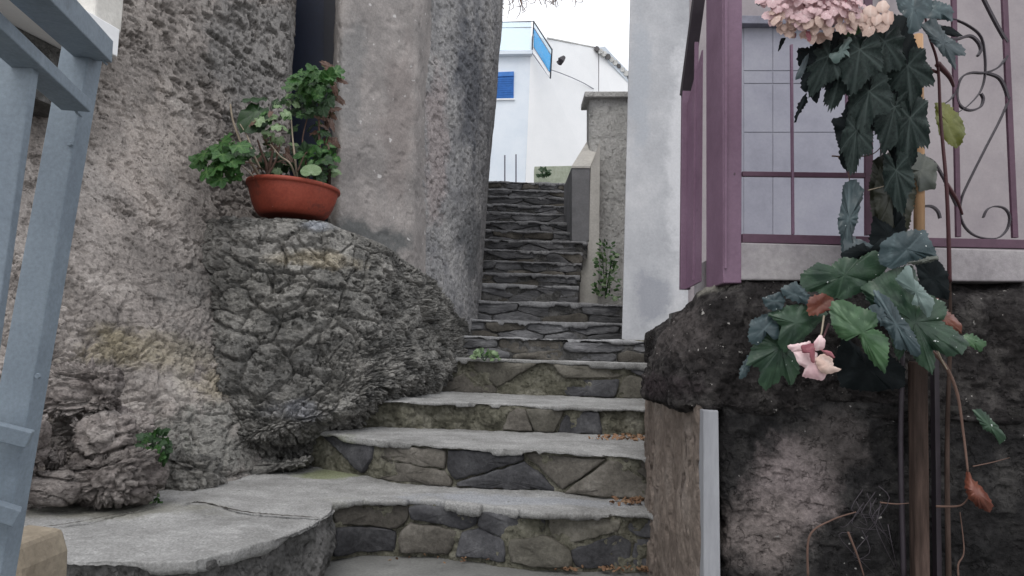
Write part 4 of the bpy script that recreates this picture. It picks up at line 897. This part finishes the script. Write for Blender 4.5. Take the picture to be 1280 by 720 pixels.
# climbing plant on the railing
cp = thing('climbing_plant', tuple(P(1150, 730, 1.84)), 'tall big leaved plant with pink flowers trained up the mauve railing', 'plant')
R = random.Random(21)
BL = {}
for k, mat in (('teal', 'leaf_teal'), ('green', 'leaf_green'), ('black', 'leaf_black'), ('grey', 'leaf_grey')):
    for i in range(3): BL[k + str(i)] = leaf_mesh('lobed_leaf', mat, [5, 7, 5][i], .3, .045, 1.05, .25 + .2 * i, .35, 70 + i, n=90, rings=9, ragged=.025)
    BL[k + 'L'] = leaf_mesh('long_leaf', mat, 3, .5, .06, .55, .4, .5, 90, n=80, rings=8, ragged=.04)
BL['olive'] = leaf_mesh('oval_leaf', 'leaf_olive', 1, .2, .03, .8, .3, .3, 61, n=50, rings=6, ragged=.02)
BL['bract'] = leaf_mesh('bract', 'bract', 1, .2, .02, .35, .5, 1.2, 62, n=30, rings=6)
def LF(key, b, t, sw=1.0, face=(0, -1, .5), tw=0, nm='leaf', label=None):
    return place(nm, BL[key], cp, P(*b), P(*t), sw, face, tw, label)
def blade(out, base, tips, d, mat, dd=.03, fold=.14, ragged=2.2, cup=.10, nm='leaf', label=None, sc=(1, 0, 0), parent=None, rings=7, seed=0):
    """one leaf from its own outline: real size, folded along its main vein and drooping at the rim"""
    k, ox, oy = sc; o2 = [(ox + x / k, oy + y / k) for x, y in out]; bx, by = ox + base[0] / k, oy + base[1] / k; tp = [(ox + x / k, oy + y / k) for x, y in tips]
    r = random.Random(seed + int(bx * 7 + by)); pts = []
    for i in range(len(o2)):
        p, q = o2[i], o2[(i + 1) % len(o2)]; L_ = math.dist(p, q); m = max(2, int(L_ / 2.2))
        for u in range(m):
            f = u / m; nx_, ny_ = (q[1] - p[1]) / (L_ + 1e-6), -(q[0] - p[0]) / (L_ + 1e-6); j = r.uniform(-.4, 1) * ragged * (1 if u % 2 else -.6) + .4 * math.sin(math.pi * f)
            pts.append((p[0] + (q[0] - p[0]) * f + nx_ * j, p[1] + (q[1] - p[1]) * f + ny_ * j))
    cx = sum(p[0] for p in pts) / len(pts); cy = sum(p[1] for p in pts) / len(pts); n = len(pts)
    size = max(math.dist((bx, by), t) for t in tp); V = []; vein = []
    def dist_v(x, y):
        best = 9e9
        for t in tp:
            ax, ay = t[0] - bx, t[1] - by; u = max(0, min(1, ((x - bx) * ax + (y - by) * ay) / (ax * ax + ay * ay))); best = min(best, math.hypot(x - bx - ax * u, y - by - ay * u))
        return best
    rows_ = [(cx, cy)] + [(cx + (p[0] - cx) * (j / rings), cy + (p[1] - cy) * (j / rings)) for j in range(1, rings + 1) for p in pts]
    dd = min(dd, .35 * size / F * d)
    for i, (x, y) in enumerate(rows_):
        f = 0 if i == 0 else ((i - 1) // n + 1) / rings; dv = dist_v(x, y); rel = math.dist((x, y), (bx, by)) / size
        w_ = (size / F * d)
        dep = d + dd * (-math.sin(rel * 1.6) * .6 + .3 * rel ** 2) - fold * w_ * min(dv / size, .25) * .9 + cup * w_ * f ** 3 * .5 + .012 * w_ * math.sin(x * .19 + y * .13 + seed) * f + .02 * w_ * math.sin(math.atan2(y - cy, x - cx) * 7 + seed) * f ** 2
        V.append(P(x, y, dep)); vein.append(.8 * max(0, 1 - dv / (1.4 + .5 * (1 - rel))) * (1 - .6 * rel))
    Fc = [(0, 1 + (k_ + 1) % n, 1 + k_) for k_ in range(n)]
    for j in range(rings - 1):
        for k_ in range(n): a_ = 1 + j * n; Fc.append((a_ + k_, a_ + (k_ + 1) % n, a_ + n + (k_ + 1) % n, a_ + n + k_))
    o = part(nm, V, Fc, M[mat], parent or cp, smooth=True, label=label)
    at = o.data.attributes.new('vein', 'FLOAT', 'POINT'); at.data.foreach_set('value', vein); return o
S4 = (3.27, 920, 270); S1 = (5.54, 930, 0); S2 = (4.8, 1080, 0); S0 = (1, 0, 0)
# big leaves over the black wall
blade([(330, 400), (220, 385), (150, 395), (60, 440), (100, 490), (60, 540), (40, 610), (95, 620), (90, 680), (120, 715), (175, 680), (190, 650), (225, 700), (262, 640), (262, 590), (245, 545), (300, 480), (360, 420)], (365, 390), [(120, 680), (80, 560), (230, 680), (130, 430)], 1.73, 'leaf_green', sc=S4, label='broad dark leaf hanging at the left of the cluster')
blade([(60, 430), (140, 390), (172, 430), (180, 500), (150, 505), (130, 470), (90, 530), (50, 515)], (175, 400), [(60, 520), (60, 440)], 1.715, 'leaf_teal', sc=S4, ragged=2)
blade([(105, 335), (180, 310), (200, 340), (190, 380), (150, 390), (120, 370)], (290, 350), [(110, 345), (150, 385)], 1.70, 'leaf_teal', sc=S4, ragged=1.6)
blade([(180, 300), (240, 265), (300, 320), (295, 362), (240, 350), (200, 330)], (310, 350), [(190, 300), (240, 270)], 1.695, 'leaf_teal', sc=S4)
blade([(130, 400), (230, 360), (330, 370), (380, 400), (330, 440), (290, 490), (240, 520), (200, 560), (170, 520), (185, 450)], (375, 385), [(205, 550), (140, 405), (240, 510)], 1.705, 'leaf_green', sc=S4)
blade([(262, 240), (330, 190), (390, 205), (440, 165), (500, 180), (570, 140), (630, 185), (600, 240), (540, 270), (520, 310), (440, 340), (380, 335), (330, 312), (270, 300)], (410, 345), [(290, 245), (450, 190), (590, 170)], 1.70, 'leaf_green', sc=S4, label='mid green leaf lying back over the ledge')
blade([(590, 115), (650, 68), (770, 55), (800, 110), (822, 160), (760, 178), (700, 190), (640, 220), (585, 190)], (620, 220), [(770, 65), (810, 155), (650, 75), (700, 185)], 1.66, 'leaf_teal', sc=S4, fold=.2, label='blue grey crumpled leaf over the ledge')
blade([(700, 190), (760, 178), (822, 160), (830, 175), (780, 190), (710, 198)], (660, 210), [(825, 168)], 1.655, 'leaf_grey', sc=S4)
blade([(510, 290), (560, 262), (640, 215), (720, 200), (742, 250), (725, 300), (790, 320), (850, 350), (865, 400), (840, 425), (900, 470), (955, 520), (930, 560), (870, 575), (800, 540), (815, 580), (806, 650), (765, 620), (720, 570), (700, 510), (690, 560), (668, 590), (635, 520), (615, 440), (565, 380), (530, 330)], (545, 285), [(945, 540), (804, 640), (665, 575), (855, 385), (715, 215)], 1.675, 'leaf_green', sc=S4, rings=9, label='largest dark leaf reaching down to the right')
blade([(560, 300), (620, 330), (670, 400), (720, 470), (760, 560), (735, 578), (700, 545), (655, 545), (640, 505), (600, 440), (575, 370)], (560, 290), [(735, 570), (660, 540)], 1.655, 'leaf_teal', sc=S4)
blade([(540, 370), (575, 360), (615, 400), (630, 470), (600, 450), (560, 420)], (520, 350), [(628, 465)], 1.66, 'leaf_teal', sc=S4)
blade([(388, 350), (440, 340), (500, 370), (570, 395), (580, 440), (560, 455), (625, 500), (622, 570), (608, 645), (560, 600), (520, 545), (500, 490), (485, 465), (455, 510), (425, 500), (396, 450), (383, 400)], (395, 350), [(606, 615), (612, 490), (445, 485)], 1.645, 'leaf_green2', sc=S4, label='bright edged green leaf pointing down beside the pink flower')
blade([(650, 262), (700, 200), (720, 215), (715, 245), (760, 290), (812, 350), (792, 415), (768, 400), (750, 365), (720, 365), (735, 330), (690, 300)], (560, 270), [(790, 405), (805, 350)], 1.635, 'leaf_pale', sc=S4, ragged=2, fold=.3, label='pale grey green curled leaf')
blade([(920, 490), (960, 480), (1025, 520), (1010, 540), (1000, 555), (960, 530), (930, 520)], (915, 480), [(1020, 525), (1000, 550)], 1.72, 'leaf_green2', sc=S4)
blade([(60, 560), (70, 600), (40, 660), (10, 665), (20, 620), (45, 580)], (70, 550), [(12, 660)], 1.76, 'leaf_teal', sc=S4)
blade([(780, 330), (820, 335), (870, 390), (920, 440), (925, 480), (880, 490), (830, 450), (790, 400)], (790, 325), [(915, 480)], 1.69, 'bract', sc=S4, fold=.5, cup=.5)
blade([(300, 330), (360, 318), (400, 340), (390, 380), (340, 400), (300, 410), (290, 370)], (385, 345), [(295, 400)], 1.685, 'bract', sc=S4, fold=.4)
blade([(430, 150), (520, 110), (560, 140), (600, 90), (640, 110), (600, 180), (520, 170), (450, 180), (430, 170)], (600, 190), [(440, 165), (600, 95)], 1.715, 'leaf_black', sc=S4)
blade([(730, 190), (820, 170), (870, 240), (870, 340), (800, 330), (750, 270)], (730, 200), [(860, 330)], 1.75, 'leaf_black', sc=S4)
blade([(440, 480), (520, 560), (620, 560), (690, 620), (690, 700), (560, 720), (430, 700), (400, 600)], (520, 480), [(680, 690), (450, 690)], 1.80, 'leaf_black', sc=S4)
blade([(1215, 512), (1226, 511), (1240, 525), (1254, 540), (1258, 548), (1250, 556), (1244, 545), (1228, 534), (1220, 520)], (1216, 512), [(1255, 550)], 1.74, 'leaf_green', label='single green leaf low on the hanging stem')
blade([(1208, 585), (1216, 598), (1232, 615), (1241, 630), (1238, 641), (1226, 636), (1212, 625), (1206, 608)], (1209, 583), [(1237, 638)], 1.74, 'bract', fold=.5, cup=.5, nm='bract')
# dark hanging leaves
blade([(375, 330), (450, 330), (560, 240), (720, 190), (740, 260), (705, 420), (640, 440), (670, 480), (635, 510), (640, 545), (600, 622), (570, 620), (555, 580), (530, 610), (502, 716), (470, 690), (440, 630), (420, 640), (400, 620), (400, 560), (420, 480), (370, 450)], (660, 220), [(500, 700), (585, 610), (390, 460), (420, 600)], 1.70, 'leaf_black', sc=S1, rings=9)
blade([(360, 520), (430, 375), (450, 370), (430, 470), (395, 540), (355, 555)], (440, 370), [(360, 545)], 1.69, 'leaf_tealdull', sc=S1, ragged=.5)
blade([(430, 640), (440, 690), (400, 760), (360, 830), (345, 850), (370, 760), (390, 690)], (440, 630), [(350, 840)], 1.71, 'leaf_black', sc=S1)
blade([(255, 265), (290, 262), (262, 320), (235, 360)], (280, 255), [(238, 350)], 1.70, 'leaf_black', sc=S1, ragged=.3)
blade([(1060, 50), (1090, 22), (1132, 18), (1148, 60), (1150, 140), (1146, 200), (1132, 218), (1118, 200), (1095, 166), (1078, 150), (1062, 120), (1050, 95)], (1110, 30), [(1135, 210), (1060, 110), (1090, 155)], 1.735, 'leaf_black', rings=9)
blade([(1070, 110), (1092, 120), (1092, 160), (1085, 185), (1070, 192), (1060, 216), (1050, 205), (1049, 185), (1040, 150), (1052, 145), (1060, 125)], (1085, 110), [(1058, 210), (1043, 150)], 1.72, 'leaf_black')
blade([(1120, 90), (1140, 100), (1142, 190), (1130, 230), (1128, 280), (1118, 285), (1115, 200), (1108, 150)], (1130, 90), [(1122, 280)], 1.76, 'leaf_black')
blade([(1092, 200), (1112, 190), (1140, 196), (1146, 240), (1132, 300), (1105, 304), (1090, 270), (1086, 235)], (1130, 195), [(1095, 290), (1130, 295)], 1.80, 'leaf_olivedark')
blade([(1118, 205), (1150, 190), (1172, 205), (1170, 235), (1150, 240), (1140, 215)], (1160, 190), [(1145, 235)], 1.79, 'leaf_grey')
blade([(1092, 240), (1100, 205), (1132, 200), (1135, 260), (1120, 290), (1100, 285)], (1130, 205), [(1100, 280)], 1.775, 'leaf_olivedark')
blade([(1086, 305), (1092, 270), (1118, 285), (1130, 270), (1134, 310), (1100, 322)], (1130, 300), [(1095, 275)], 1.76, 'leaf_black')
blade([(1168, 128), (1185, 130), (1200, 146), (1207, 160), (1204, 175), (1195, 186), (1184, 178), (1175, 170), (1170, 150)], (1172, 130), [(1196, 182), (1205, 160)], 1.79, 'leaf_olive', label='olive yellow leaf')
blade([(1056, 228), (1068, 224), (1080, 236), (1076, 252), (1072, 275), (1064, 300), (1068, 322), (1054, 324), (1051, 298), (1047, 280), (1052, 252)], (1062, 226), [(1058, 318), (1076, 244)], 1.73, 'leaf_teal', fold=.4, label='folded blue grey leaf in front of the lilac door')
blade([(1054, 300), (1066, 296), (1090, 306), (1098, 318), (1080, 326), (1056, 328)], (1062, 298), [(1090, 318)], 1.72, 'leaf_tealdull')
# smaller overlapping leaves in the shaded clump
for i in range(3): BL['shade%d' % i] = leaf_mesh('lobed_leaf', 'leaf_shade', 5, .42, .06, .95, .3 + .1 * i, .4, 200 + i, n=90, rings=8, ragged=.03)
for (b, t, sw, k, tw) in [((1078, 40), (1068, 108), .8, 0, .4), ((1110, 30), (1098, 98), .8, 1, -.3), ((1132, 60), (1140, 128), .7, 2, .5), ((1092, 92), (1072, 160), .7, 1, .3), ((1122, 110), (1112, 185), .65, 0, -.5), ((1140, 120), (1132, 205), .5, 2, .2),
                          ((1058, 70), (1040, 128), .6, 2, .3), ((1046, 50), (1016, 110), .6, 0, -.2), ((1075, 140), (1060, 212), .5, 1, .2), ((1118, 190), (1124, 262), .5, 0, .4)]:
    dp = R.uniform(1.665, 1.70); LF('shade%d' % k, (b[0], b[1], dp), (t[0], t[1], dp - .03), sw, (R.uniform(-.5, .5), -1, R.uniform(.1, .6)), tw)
# blue grey leaves at the top
blade([(190, -60), (390, -70), (410, 60), (360, 120), (330, 190), (270, 205), (258, 110), (200, 60)], (300, -50), [(275, 195), (205, 55), (400, 55)], 1.64, 'leaf_teal', sc=S2, label='pale blue grey leaf hanging at the top right of the flower head')
blade([(330, 150), (420, 110), (500, 215), (600, 285), (606, 335), (545, 335), (548, 425), (500, 360), (440, 290), (380, 210)], (350, 120), [(600, 330), (545, 415)], 1.66, 'leaf_tealdull', sc=S2)
blade([(350, 50), (420, 0), (530, 40), (535, 125), (440, 112), (380, 112)], (340, 20), [(525, 115), (525, 50)], 1.67, 'leaf_teal', sc=S2)
blade([(430, 150), (520, 160), (595, 215), (540, 222), (470, 200)], (420, 130), [(590, 215)], 1.68, 'leaf_black', sc=S2, ragged=.4)
blade([(700, 210), (745, 165), (830, 100), (905, 90), (890, 185), (820, 215), (745, 260), (690, 245)], (900, 110), [(700, 235), (750, 200)], 1.68, 'leaf_green2', sc=S1)
blade([(585, 385), (640, 370), (690, 290), (720, 255), (745, 265), (715, 340), (735, 400), (700, 380), (650, 435), (620, 440)], (740, 240), [(600, 410), (728, 398)], 1.67, 'leaf_pale', sc=S1, label='narrow pale blue green leaf under the flower head')
blade([(80, -10), (150, -20), (160, 10), (100, 40), (85, 30)], (160, -20), [(90, 30)], 1.72, 'leaf_tealdull', sc=S1)
for (x, y, r_) in [(1078, 20, 9), (1088, 14, 9), (1096, 24, 8), (1110, 22, 10), (1103, 8, 9)]:
    blade([(x + r_ * math.cos(a) * R.uniform(.7, 1.1), y + r_ * math.sin(a) * R.uniform(.7, 1.1)) for a in np.linspace(0, 5.4, 7)], (x, y - r_), [(x, y + r_)], 1.65, 'petal_peach', nm='petal', fold=.3, cup=.1, rings=4, ragged=1)
# flower head
fh = part('flower_head', [P(1018, 6, 1.68) + Vector((math.sin(t) * math.cos(f) * .085, math.sin(t) * math.sin(f) * .05, math.cos(t) * .06)) for t in np.linspace(.05, 3.09, 8) for f in np.linspace(0, 2 * math.pi, 13)[:-1]],
          [(j * 12 + k, j * 12 + (k + 1) % 12, (j + 1) * 12 + (k + 1) % 12, (j + 1) * 12 + k) for j in range(7) for k in range(12)], M['petal'], cp, smooth=True, label='large pink flower head hanging at the top of the railing')
PT = [leaf_mesh('petal', m_, 1, .1, .02, w_, c_, u_, 120 + i, n=18, rings=4, ragged=.06) for i, (m_, w_, c_, u_) in enumerate([('petal', .9, .5, .4), ('petal', .75, .9, .2), ('petal', 1.0, .3, .7), ('petal_peach', .9, .5, .4), ('petal_peach', .8, .9, .6), ('petal_dark', .4, .5, .6)])]
for i in range(298):
    a = R.uniform(0, 6.28); rr = math.sqrt(R.random()); u = rr * math.cos(a); v = rr * math.sin(a)
    x = 1018 + 66 * u; y = -2 + 50 * v
    if v > .25 and abs(u) > .9 : continue
    dp = 1.66 - .06 * math.sqrt(max(0, 1 - rr * rr)) + R.uniform(-.01, .01)
    b = P(x, y - 4, dp + .01); ang = R.uniform(-1, 1)
    t = b + Vector((math.sin(ang) * .6 + u * .5, -.35, -math.cos(ang) * .8 - .1)).normalized() * R.uniform(.014, .032)
    me = PT[5] if R.random() < .035 else (PT[R.choice((3, 4))] if v > .45 + R.uniform(-.2, .3) else PT[R.choice((0, 1, 2))])
    place('petal', me, fh, b, t, 1, (u * .5 + R.uniform(-.4, .4), -1, .6 + R.uniform(-.3, .5)))
for (x, y) in [(1075, 22), (1085, 18), (1090, 30), (1100, 24), (1105, 12), (1108, 25), (1095, 8)]:
    b = P(x, y, 1.65); place('petal', PT[3], cp, b, b + Vector((R.uniform(-.02, .02), -.005, -.028)), 1)
# single flower
sf = part('flower_core', [P(1020, 437, 1.62) + Vector((math.cos(k) * .004, 0, math.sin(k) * .004)) for k in range(6)] + [P(1024, 428, 1.62)], [(k, (k + 1) % 6, 6) for k in range(6)], M['bract'], cp, label='pink flower hanging below the big leaves')
for (o_, b_, t_, mt, dd_) in [([(210, 535), (215, 528), (260, 522), (305, 512), (300, 550), (262, 560), (235, 558)], (310, 540), [(215, 530)], 'petal', 1.625), ([(235, 556), (290, 550), (332, 560), (332, 600), (372, 645), (355, 672), (310, 664), (270, 656), (282, 622), (255, 602)], (320, 550), [(350, 665), (275, 650)], 'petal', 1.62),
        ([(325, 580), (360, 562), (392, 580), (400, 618), (432, 628), (405, 640), (378, 646), (350, 640), (330, 610)], (325, 560), [(425, 630)], 'petal_peach', 1.61), ([(315, 520), (330, 500), (345, 484), (366, 510), (358, 545), (325, 552)], (335, 550), [(345, 490)], 'petal', 1.615),
        ([(265, 530), (320, 520), (322, 600), (310, 598), (300, 560), (272, 560)], (330, 530), [(270, 550), (318, 595)], 'petal_dark', 1.605), ([(345, 545), (390, 555), (405, 580), (375, 572)], (335, 545), [(400, 578)], 'petal_dark', 1.60)]:
    blade(o_, b_, t_, dd_, mt, sc=S4, nm='petal', parent=sf, ragged=1.0, fold=.25, cup=.3, rings=5, dd=.012)
def stem(pts, r, mat, nm='stem', seg=20, lb=None): return twig(pts, r, mat, nm, cp, 7, seg, lb)
stem([(1036, 405, 1.68), (1030, 420, 1.64), (1025, 432, 1.62)], .003, 'red_stem'); stem([(1030, 395, 1.68), (1027, 415, 1.64), (1023, 432, 1.62)], .0025, 'twig_pale')
stem([(1187, 352, 1.80), (1186, 300, 1.78), (1183, 230, 1.76), (1176, 150, 1.76), (1172, 80, 1.74), (1160, 40, 1.72), (1152, -10, 1.70)], .0055, 'red_stem', seg=40)
stem([(1186, 730, 1.85), (1184, 560, 1.84), (1188, 420, 1.82), (1187, 345, 1.80)], .007, 'bark', seg=30)
stem([(1130, 730, 1.86), (1126, 560, 1.85), (1128, 430, 1.83), (1120, 330, 1.82), (1124, 250, 1.82), (1118, 180, 1.82), (1112, 100, 1.80), (1108, 20, 1.76)], [.007, .006][0], 'iron', seg=40)
stem([(1172, 80, 1.74), (1186, 95, 1.76), (1192, 108, 1.78)], .008, 'red_stem'); stem([(1183, 230, 1.76), (1196, 250, 1.78), (1203, 268, 1.8)], .006, 'red_stem'); stem([(1152, 88, 1.76), (1165, 88, 1.75), (1174, 92, 1.75)], .006, 'red_stem')
stem([(1155, 430, 1.78), (1180, 455, 1.77), (1196, 490, 1.76), (1204, 540, 1.76), (1210, 590, 1.74)], .005, 'twig', lb='thin hanging stem')
stem([(1168, 430, 1.76), (1176, 448, 1.76), (1184, 462, 1.76)], .003, 'twig_pale'); stem([(1216, 583, 1.74), (1240, 578, 1.74), (1262, 572, 1.74)], .0015, 'twig')
stem([(1010, 720, 1.78), (1012, 670, 1.77), (1040, 650, 1.77), (1070, 640, 1.77)], .003, 'twig'); stem([(1100, 628, 1.8), (1120, 630, 1.8), (1136, 629, 1.8)], .002, 'twig'); stem([(1060, 665, 1.78), (1072, 695, 1.78), (1080, 720, 1.78)], .003, 'twig')
stem([(1198, 720, 1.8), (1198, 705, 1.8), (1205, 688, 1.8), (1200, 640, 1.8)], .0025, 'twig'); stem([(1170, 633, 1.8), (1200, 632, 1.79), (1212, 620, 1.78)], .003, 'twig')
stem([(1040, 195, 1.78), (1070, 196, 1.78), (1095, 190, 1.78), (1112, 165, 1.8)], .002, 'twig'); stem([(1085, 238, 1.76), (1100, 234, 1.76), (1122, 228, 1.78)], .0018, 'twig_pale'); stem([(1048, 196, 1.77), (1060, 215, 1.76), (1062, 235, 1.75)], .002, 'twig')
for i in range(16):          # dry wispy tendrils against the wall
    x, y = R.uniform(1060, 1120), R.uniform(600, 670); stem([(x, y, 1.8), (x + R.uniform(-20, 20), y + R.uniform(5, 30), 1.79), (x + R.uniform(-35, 30), y + R.uniform(20, 70), 1.8)], .0011, 'iron', 'tendril', seg=8)
# stakes
m = MB(); m.tube([P(1149, 296, 1.80), P(1149, 200, 1.80), P(1148, 120, 1.80), P(1147, 44, 1.80)], .0105 * 1.2, 10)
o = m.build('bamboo_cane', M['cane'], smooth=True, base=P(1149, 296, 1.80)); tag(o, 'tan bamboo cane tied upright to the railing beside the dark leaves', 'cane')
m = MB(); m.beam(P(1150, 760, 1.845), P(1147, 452, 1.83), .036, .03, up=(0, 1, 0)); o = m.build('wooden_stake', M['bark'], bevel=.004, base=P(1150, 760, 1.845)); tag(o, 'rough brown wooden stake in front of the black wall below the big leaves', 'stake')
m = MB(); m.beam(P(1172, 760, 1.87), P(1168, 440, 1.86), .012, .02, up=(0, 1, 0)); o = m.build('thin_rod', M['iron'], base=P(1172, 760, 1.87)); tag(o, 'thin dark rod standing right beside the wooden stake', 'rod')

# weeds and litter
def weed(x, y, d, npx, hpx, key, cnt, size, label, seed, z=None):
    base = P(x, y, d) if z is None else PZ(x, y, z); dd_ = base.y
    t = thing('weed', tuple(base), label, 'weed'); r = random.Random(seed)
    for i in range(cnt):
        u = r.uniform(-1, 1); v = r.random(); b = base + Vector((u * npx / 2 * dd_ / F * (1 - .5 * v), r.uniform(-.03, .02), v * hpx * dd_ / F))
        place('leaf', LM[r.choice(key)], t, b, b + Vector((u + r.uniform(-.6, .6), -.4, r.uniform(-.3, .9))).normalized() * size * r.uniform(.6, 1.3), face=(r.uniform(-.5, .5), -1, r.uniform(.2, 1)))
    m = MB()
    for i in range(5): m.tube([base + Vector((r.uniform(-.01, .01), 0, -.01)), base + Vector((r.uniform(-.3, .3) * npx * dd_ / F, 0, hpx * .7 * dd_ / F))], .0012 * dd_ * .6, 4)
    m.build('stems', M['leaf_dark'], t)
weed(757, 372, 8.2, 32, 70, ['nv0', 'nv1', 'nv2', 'ms0'], 150, .055, 'bright green weed growing against the grey concrete wall by the parapet', 1)
weed(607, 446, None, 26, 14, ['ms0', 'ms1', 'ms2'], 40, .04, 'pale green weed at the left end of the upper concrete tread', 2, z=.71) if False else weed(606, 449, 4.6, 34, 10, ['ms0', 'ms1', 'ms2', 'nv0'], 60, .028, 'pale green weed at the left end of the upper concrete tread', 2)
weed(608, 609, None, 14, 9, ['ms0', 'ms1'], 9, .022, 'tiny yellow green weed in the middle of the first step', 3, z=Z1)
weed(712, 700, None, 44, 26, ['ivy0', 'ms1', 'dk1', 'dk2', 'dk0'], 40, .03, 'green weed growing at the foot of the lowest riser', 4, z=0.0)
weed(848, 712, None, 22, 50, ['dk0', 'dk1', 'dk2'], 60, .03, 'dark green moss clump at the foot of the tan wall face', 5, z=0.0)
weed(192, 578, 2.50, 26, 38, ['dk0', 'dk1', 'ivy0'], 50, .03, 'green clump growing between the boulder and the rock face', 6)
weed(192, 628, None, 22, 6, ['ivy0', 'ms0'], 16, .018, 'small bright moss tuft in front of the lowest boulder', 7, z=Z1)
weed(680, 222, 13.0, 14, 10, ['dk0', 'dk1'], 26, .07, 'dark bush in front of the low greenish wall', 8)
def litter(x0, x1, y0, y1, z, cnt, seed, label):
    r = random.Random(seed); m_ = []; Vv = []; Fc = []
    for i in range(cnt):
        x = x0 + (x1 - x0) * r.random() ** .6; y = r.uniform(y0, y1); c = PZ(x, y, z) + Vector((0, 0, .004 + r.random() * .008)); s = r.uniform(.006, .016)
        e = Euler((r.uniform(-.8, .8), r.uniform(-.8, .8), r.uniform(0, 6.28))).to_matrix(); n = len(Vv)
        for k in range(6): a = k * 1.047; Vv.append(c + e @ Vector((math.cos(a) * s * r.uniform(.7, 1.1), math.sin(a) * s * .6 * r.uniform(.7, 1.1), r.uniform(-.3, .3) * s)))
        Vv.append(c + Vector((0, 0, s * .4))); Fc += [(n + k, n + (k + 1) % 6, n + 6) for k in range(6)]
    o = part('leaf_litter', Vv, Fc, M['dry'], base=PZ((x0 + x1) / 2, (y0 + y1) / 2, z)); tag(o, label, 'leaf litter', kind='stuff')
litter(735, 808, 541, 552, Z2, 160, 1, 'dry brown leaves heaped in the right corner of the second step')
litter(757, 808, 612, 632, Z1, 170, 2, 'dry reddish leaves in the right corner of the first step')
litter(560, 700, 596, 612, Z1, 26, 8, 'a few dry leaf scraps along the foot of the second riser')
litter(480, 620, 688, 706, 0, 26, 9, 'a few dry leaf scraps along the foot of the lowest riser, left part')
litter(690, 830, 702, 716, 0, 150, 3, 'dry brown leaves strewn at the foot of the stairs')
# tree twigs overhead
tw = thing('tree', tuple(P(600, 240, 12.5)), 'bare grey tree whose twig tips hang into the sky above the white house', 'tree')
R = random.Random(9)
m = MB(); m.tube([P(540, 260, 12.6), P(545, 100, 12.5), P(560, -40, 12.4), P(590, -140, 12.2)], [.12, .1, .08, .05], 8); m.build('trunk', M['bark'], tw, smooth=True)
m = MB()
for i in range(80):
    x = 590 + R.random() ** 1.2 * 140; y0 = -60; L_ = R.uniform(52, 78) if x < 665 else R.uniform(46, 70)
    pts = [P(x - 15, y0 - 20, 12.2)]; cx, cy = x - 10, y0
    for k in range(7): cx += R.uniform(-3, 6); cy += L_ / 7; pts.append(P(cx, cy, 12.2 + R.uniform(-.1, .1)))
    m.tube(pts, [.018, .016, .014, .012, .011, .010, .008, .007], 4)
    for k in range(3, 8):
        q = pts[k]; m.tube([q, q + Vector((R.uniform(-.10, .10), 0, R.uniform(-.10, .05)))], [.007, .004], 4)
m.tube([P(590, -140, 12.2), P(640, -90, 12.2), P(740, -85, 12.2)], [.05, .04, .02], 6)
m.build('twigs', M['twig'], tw)['kind'] = 'stuff'
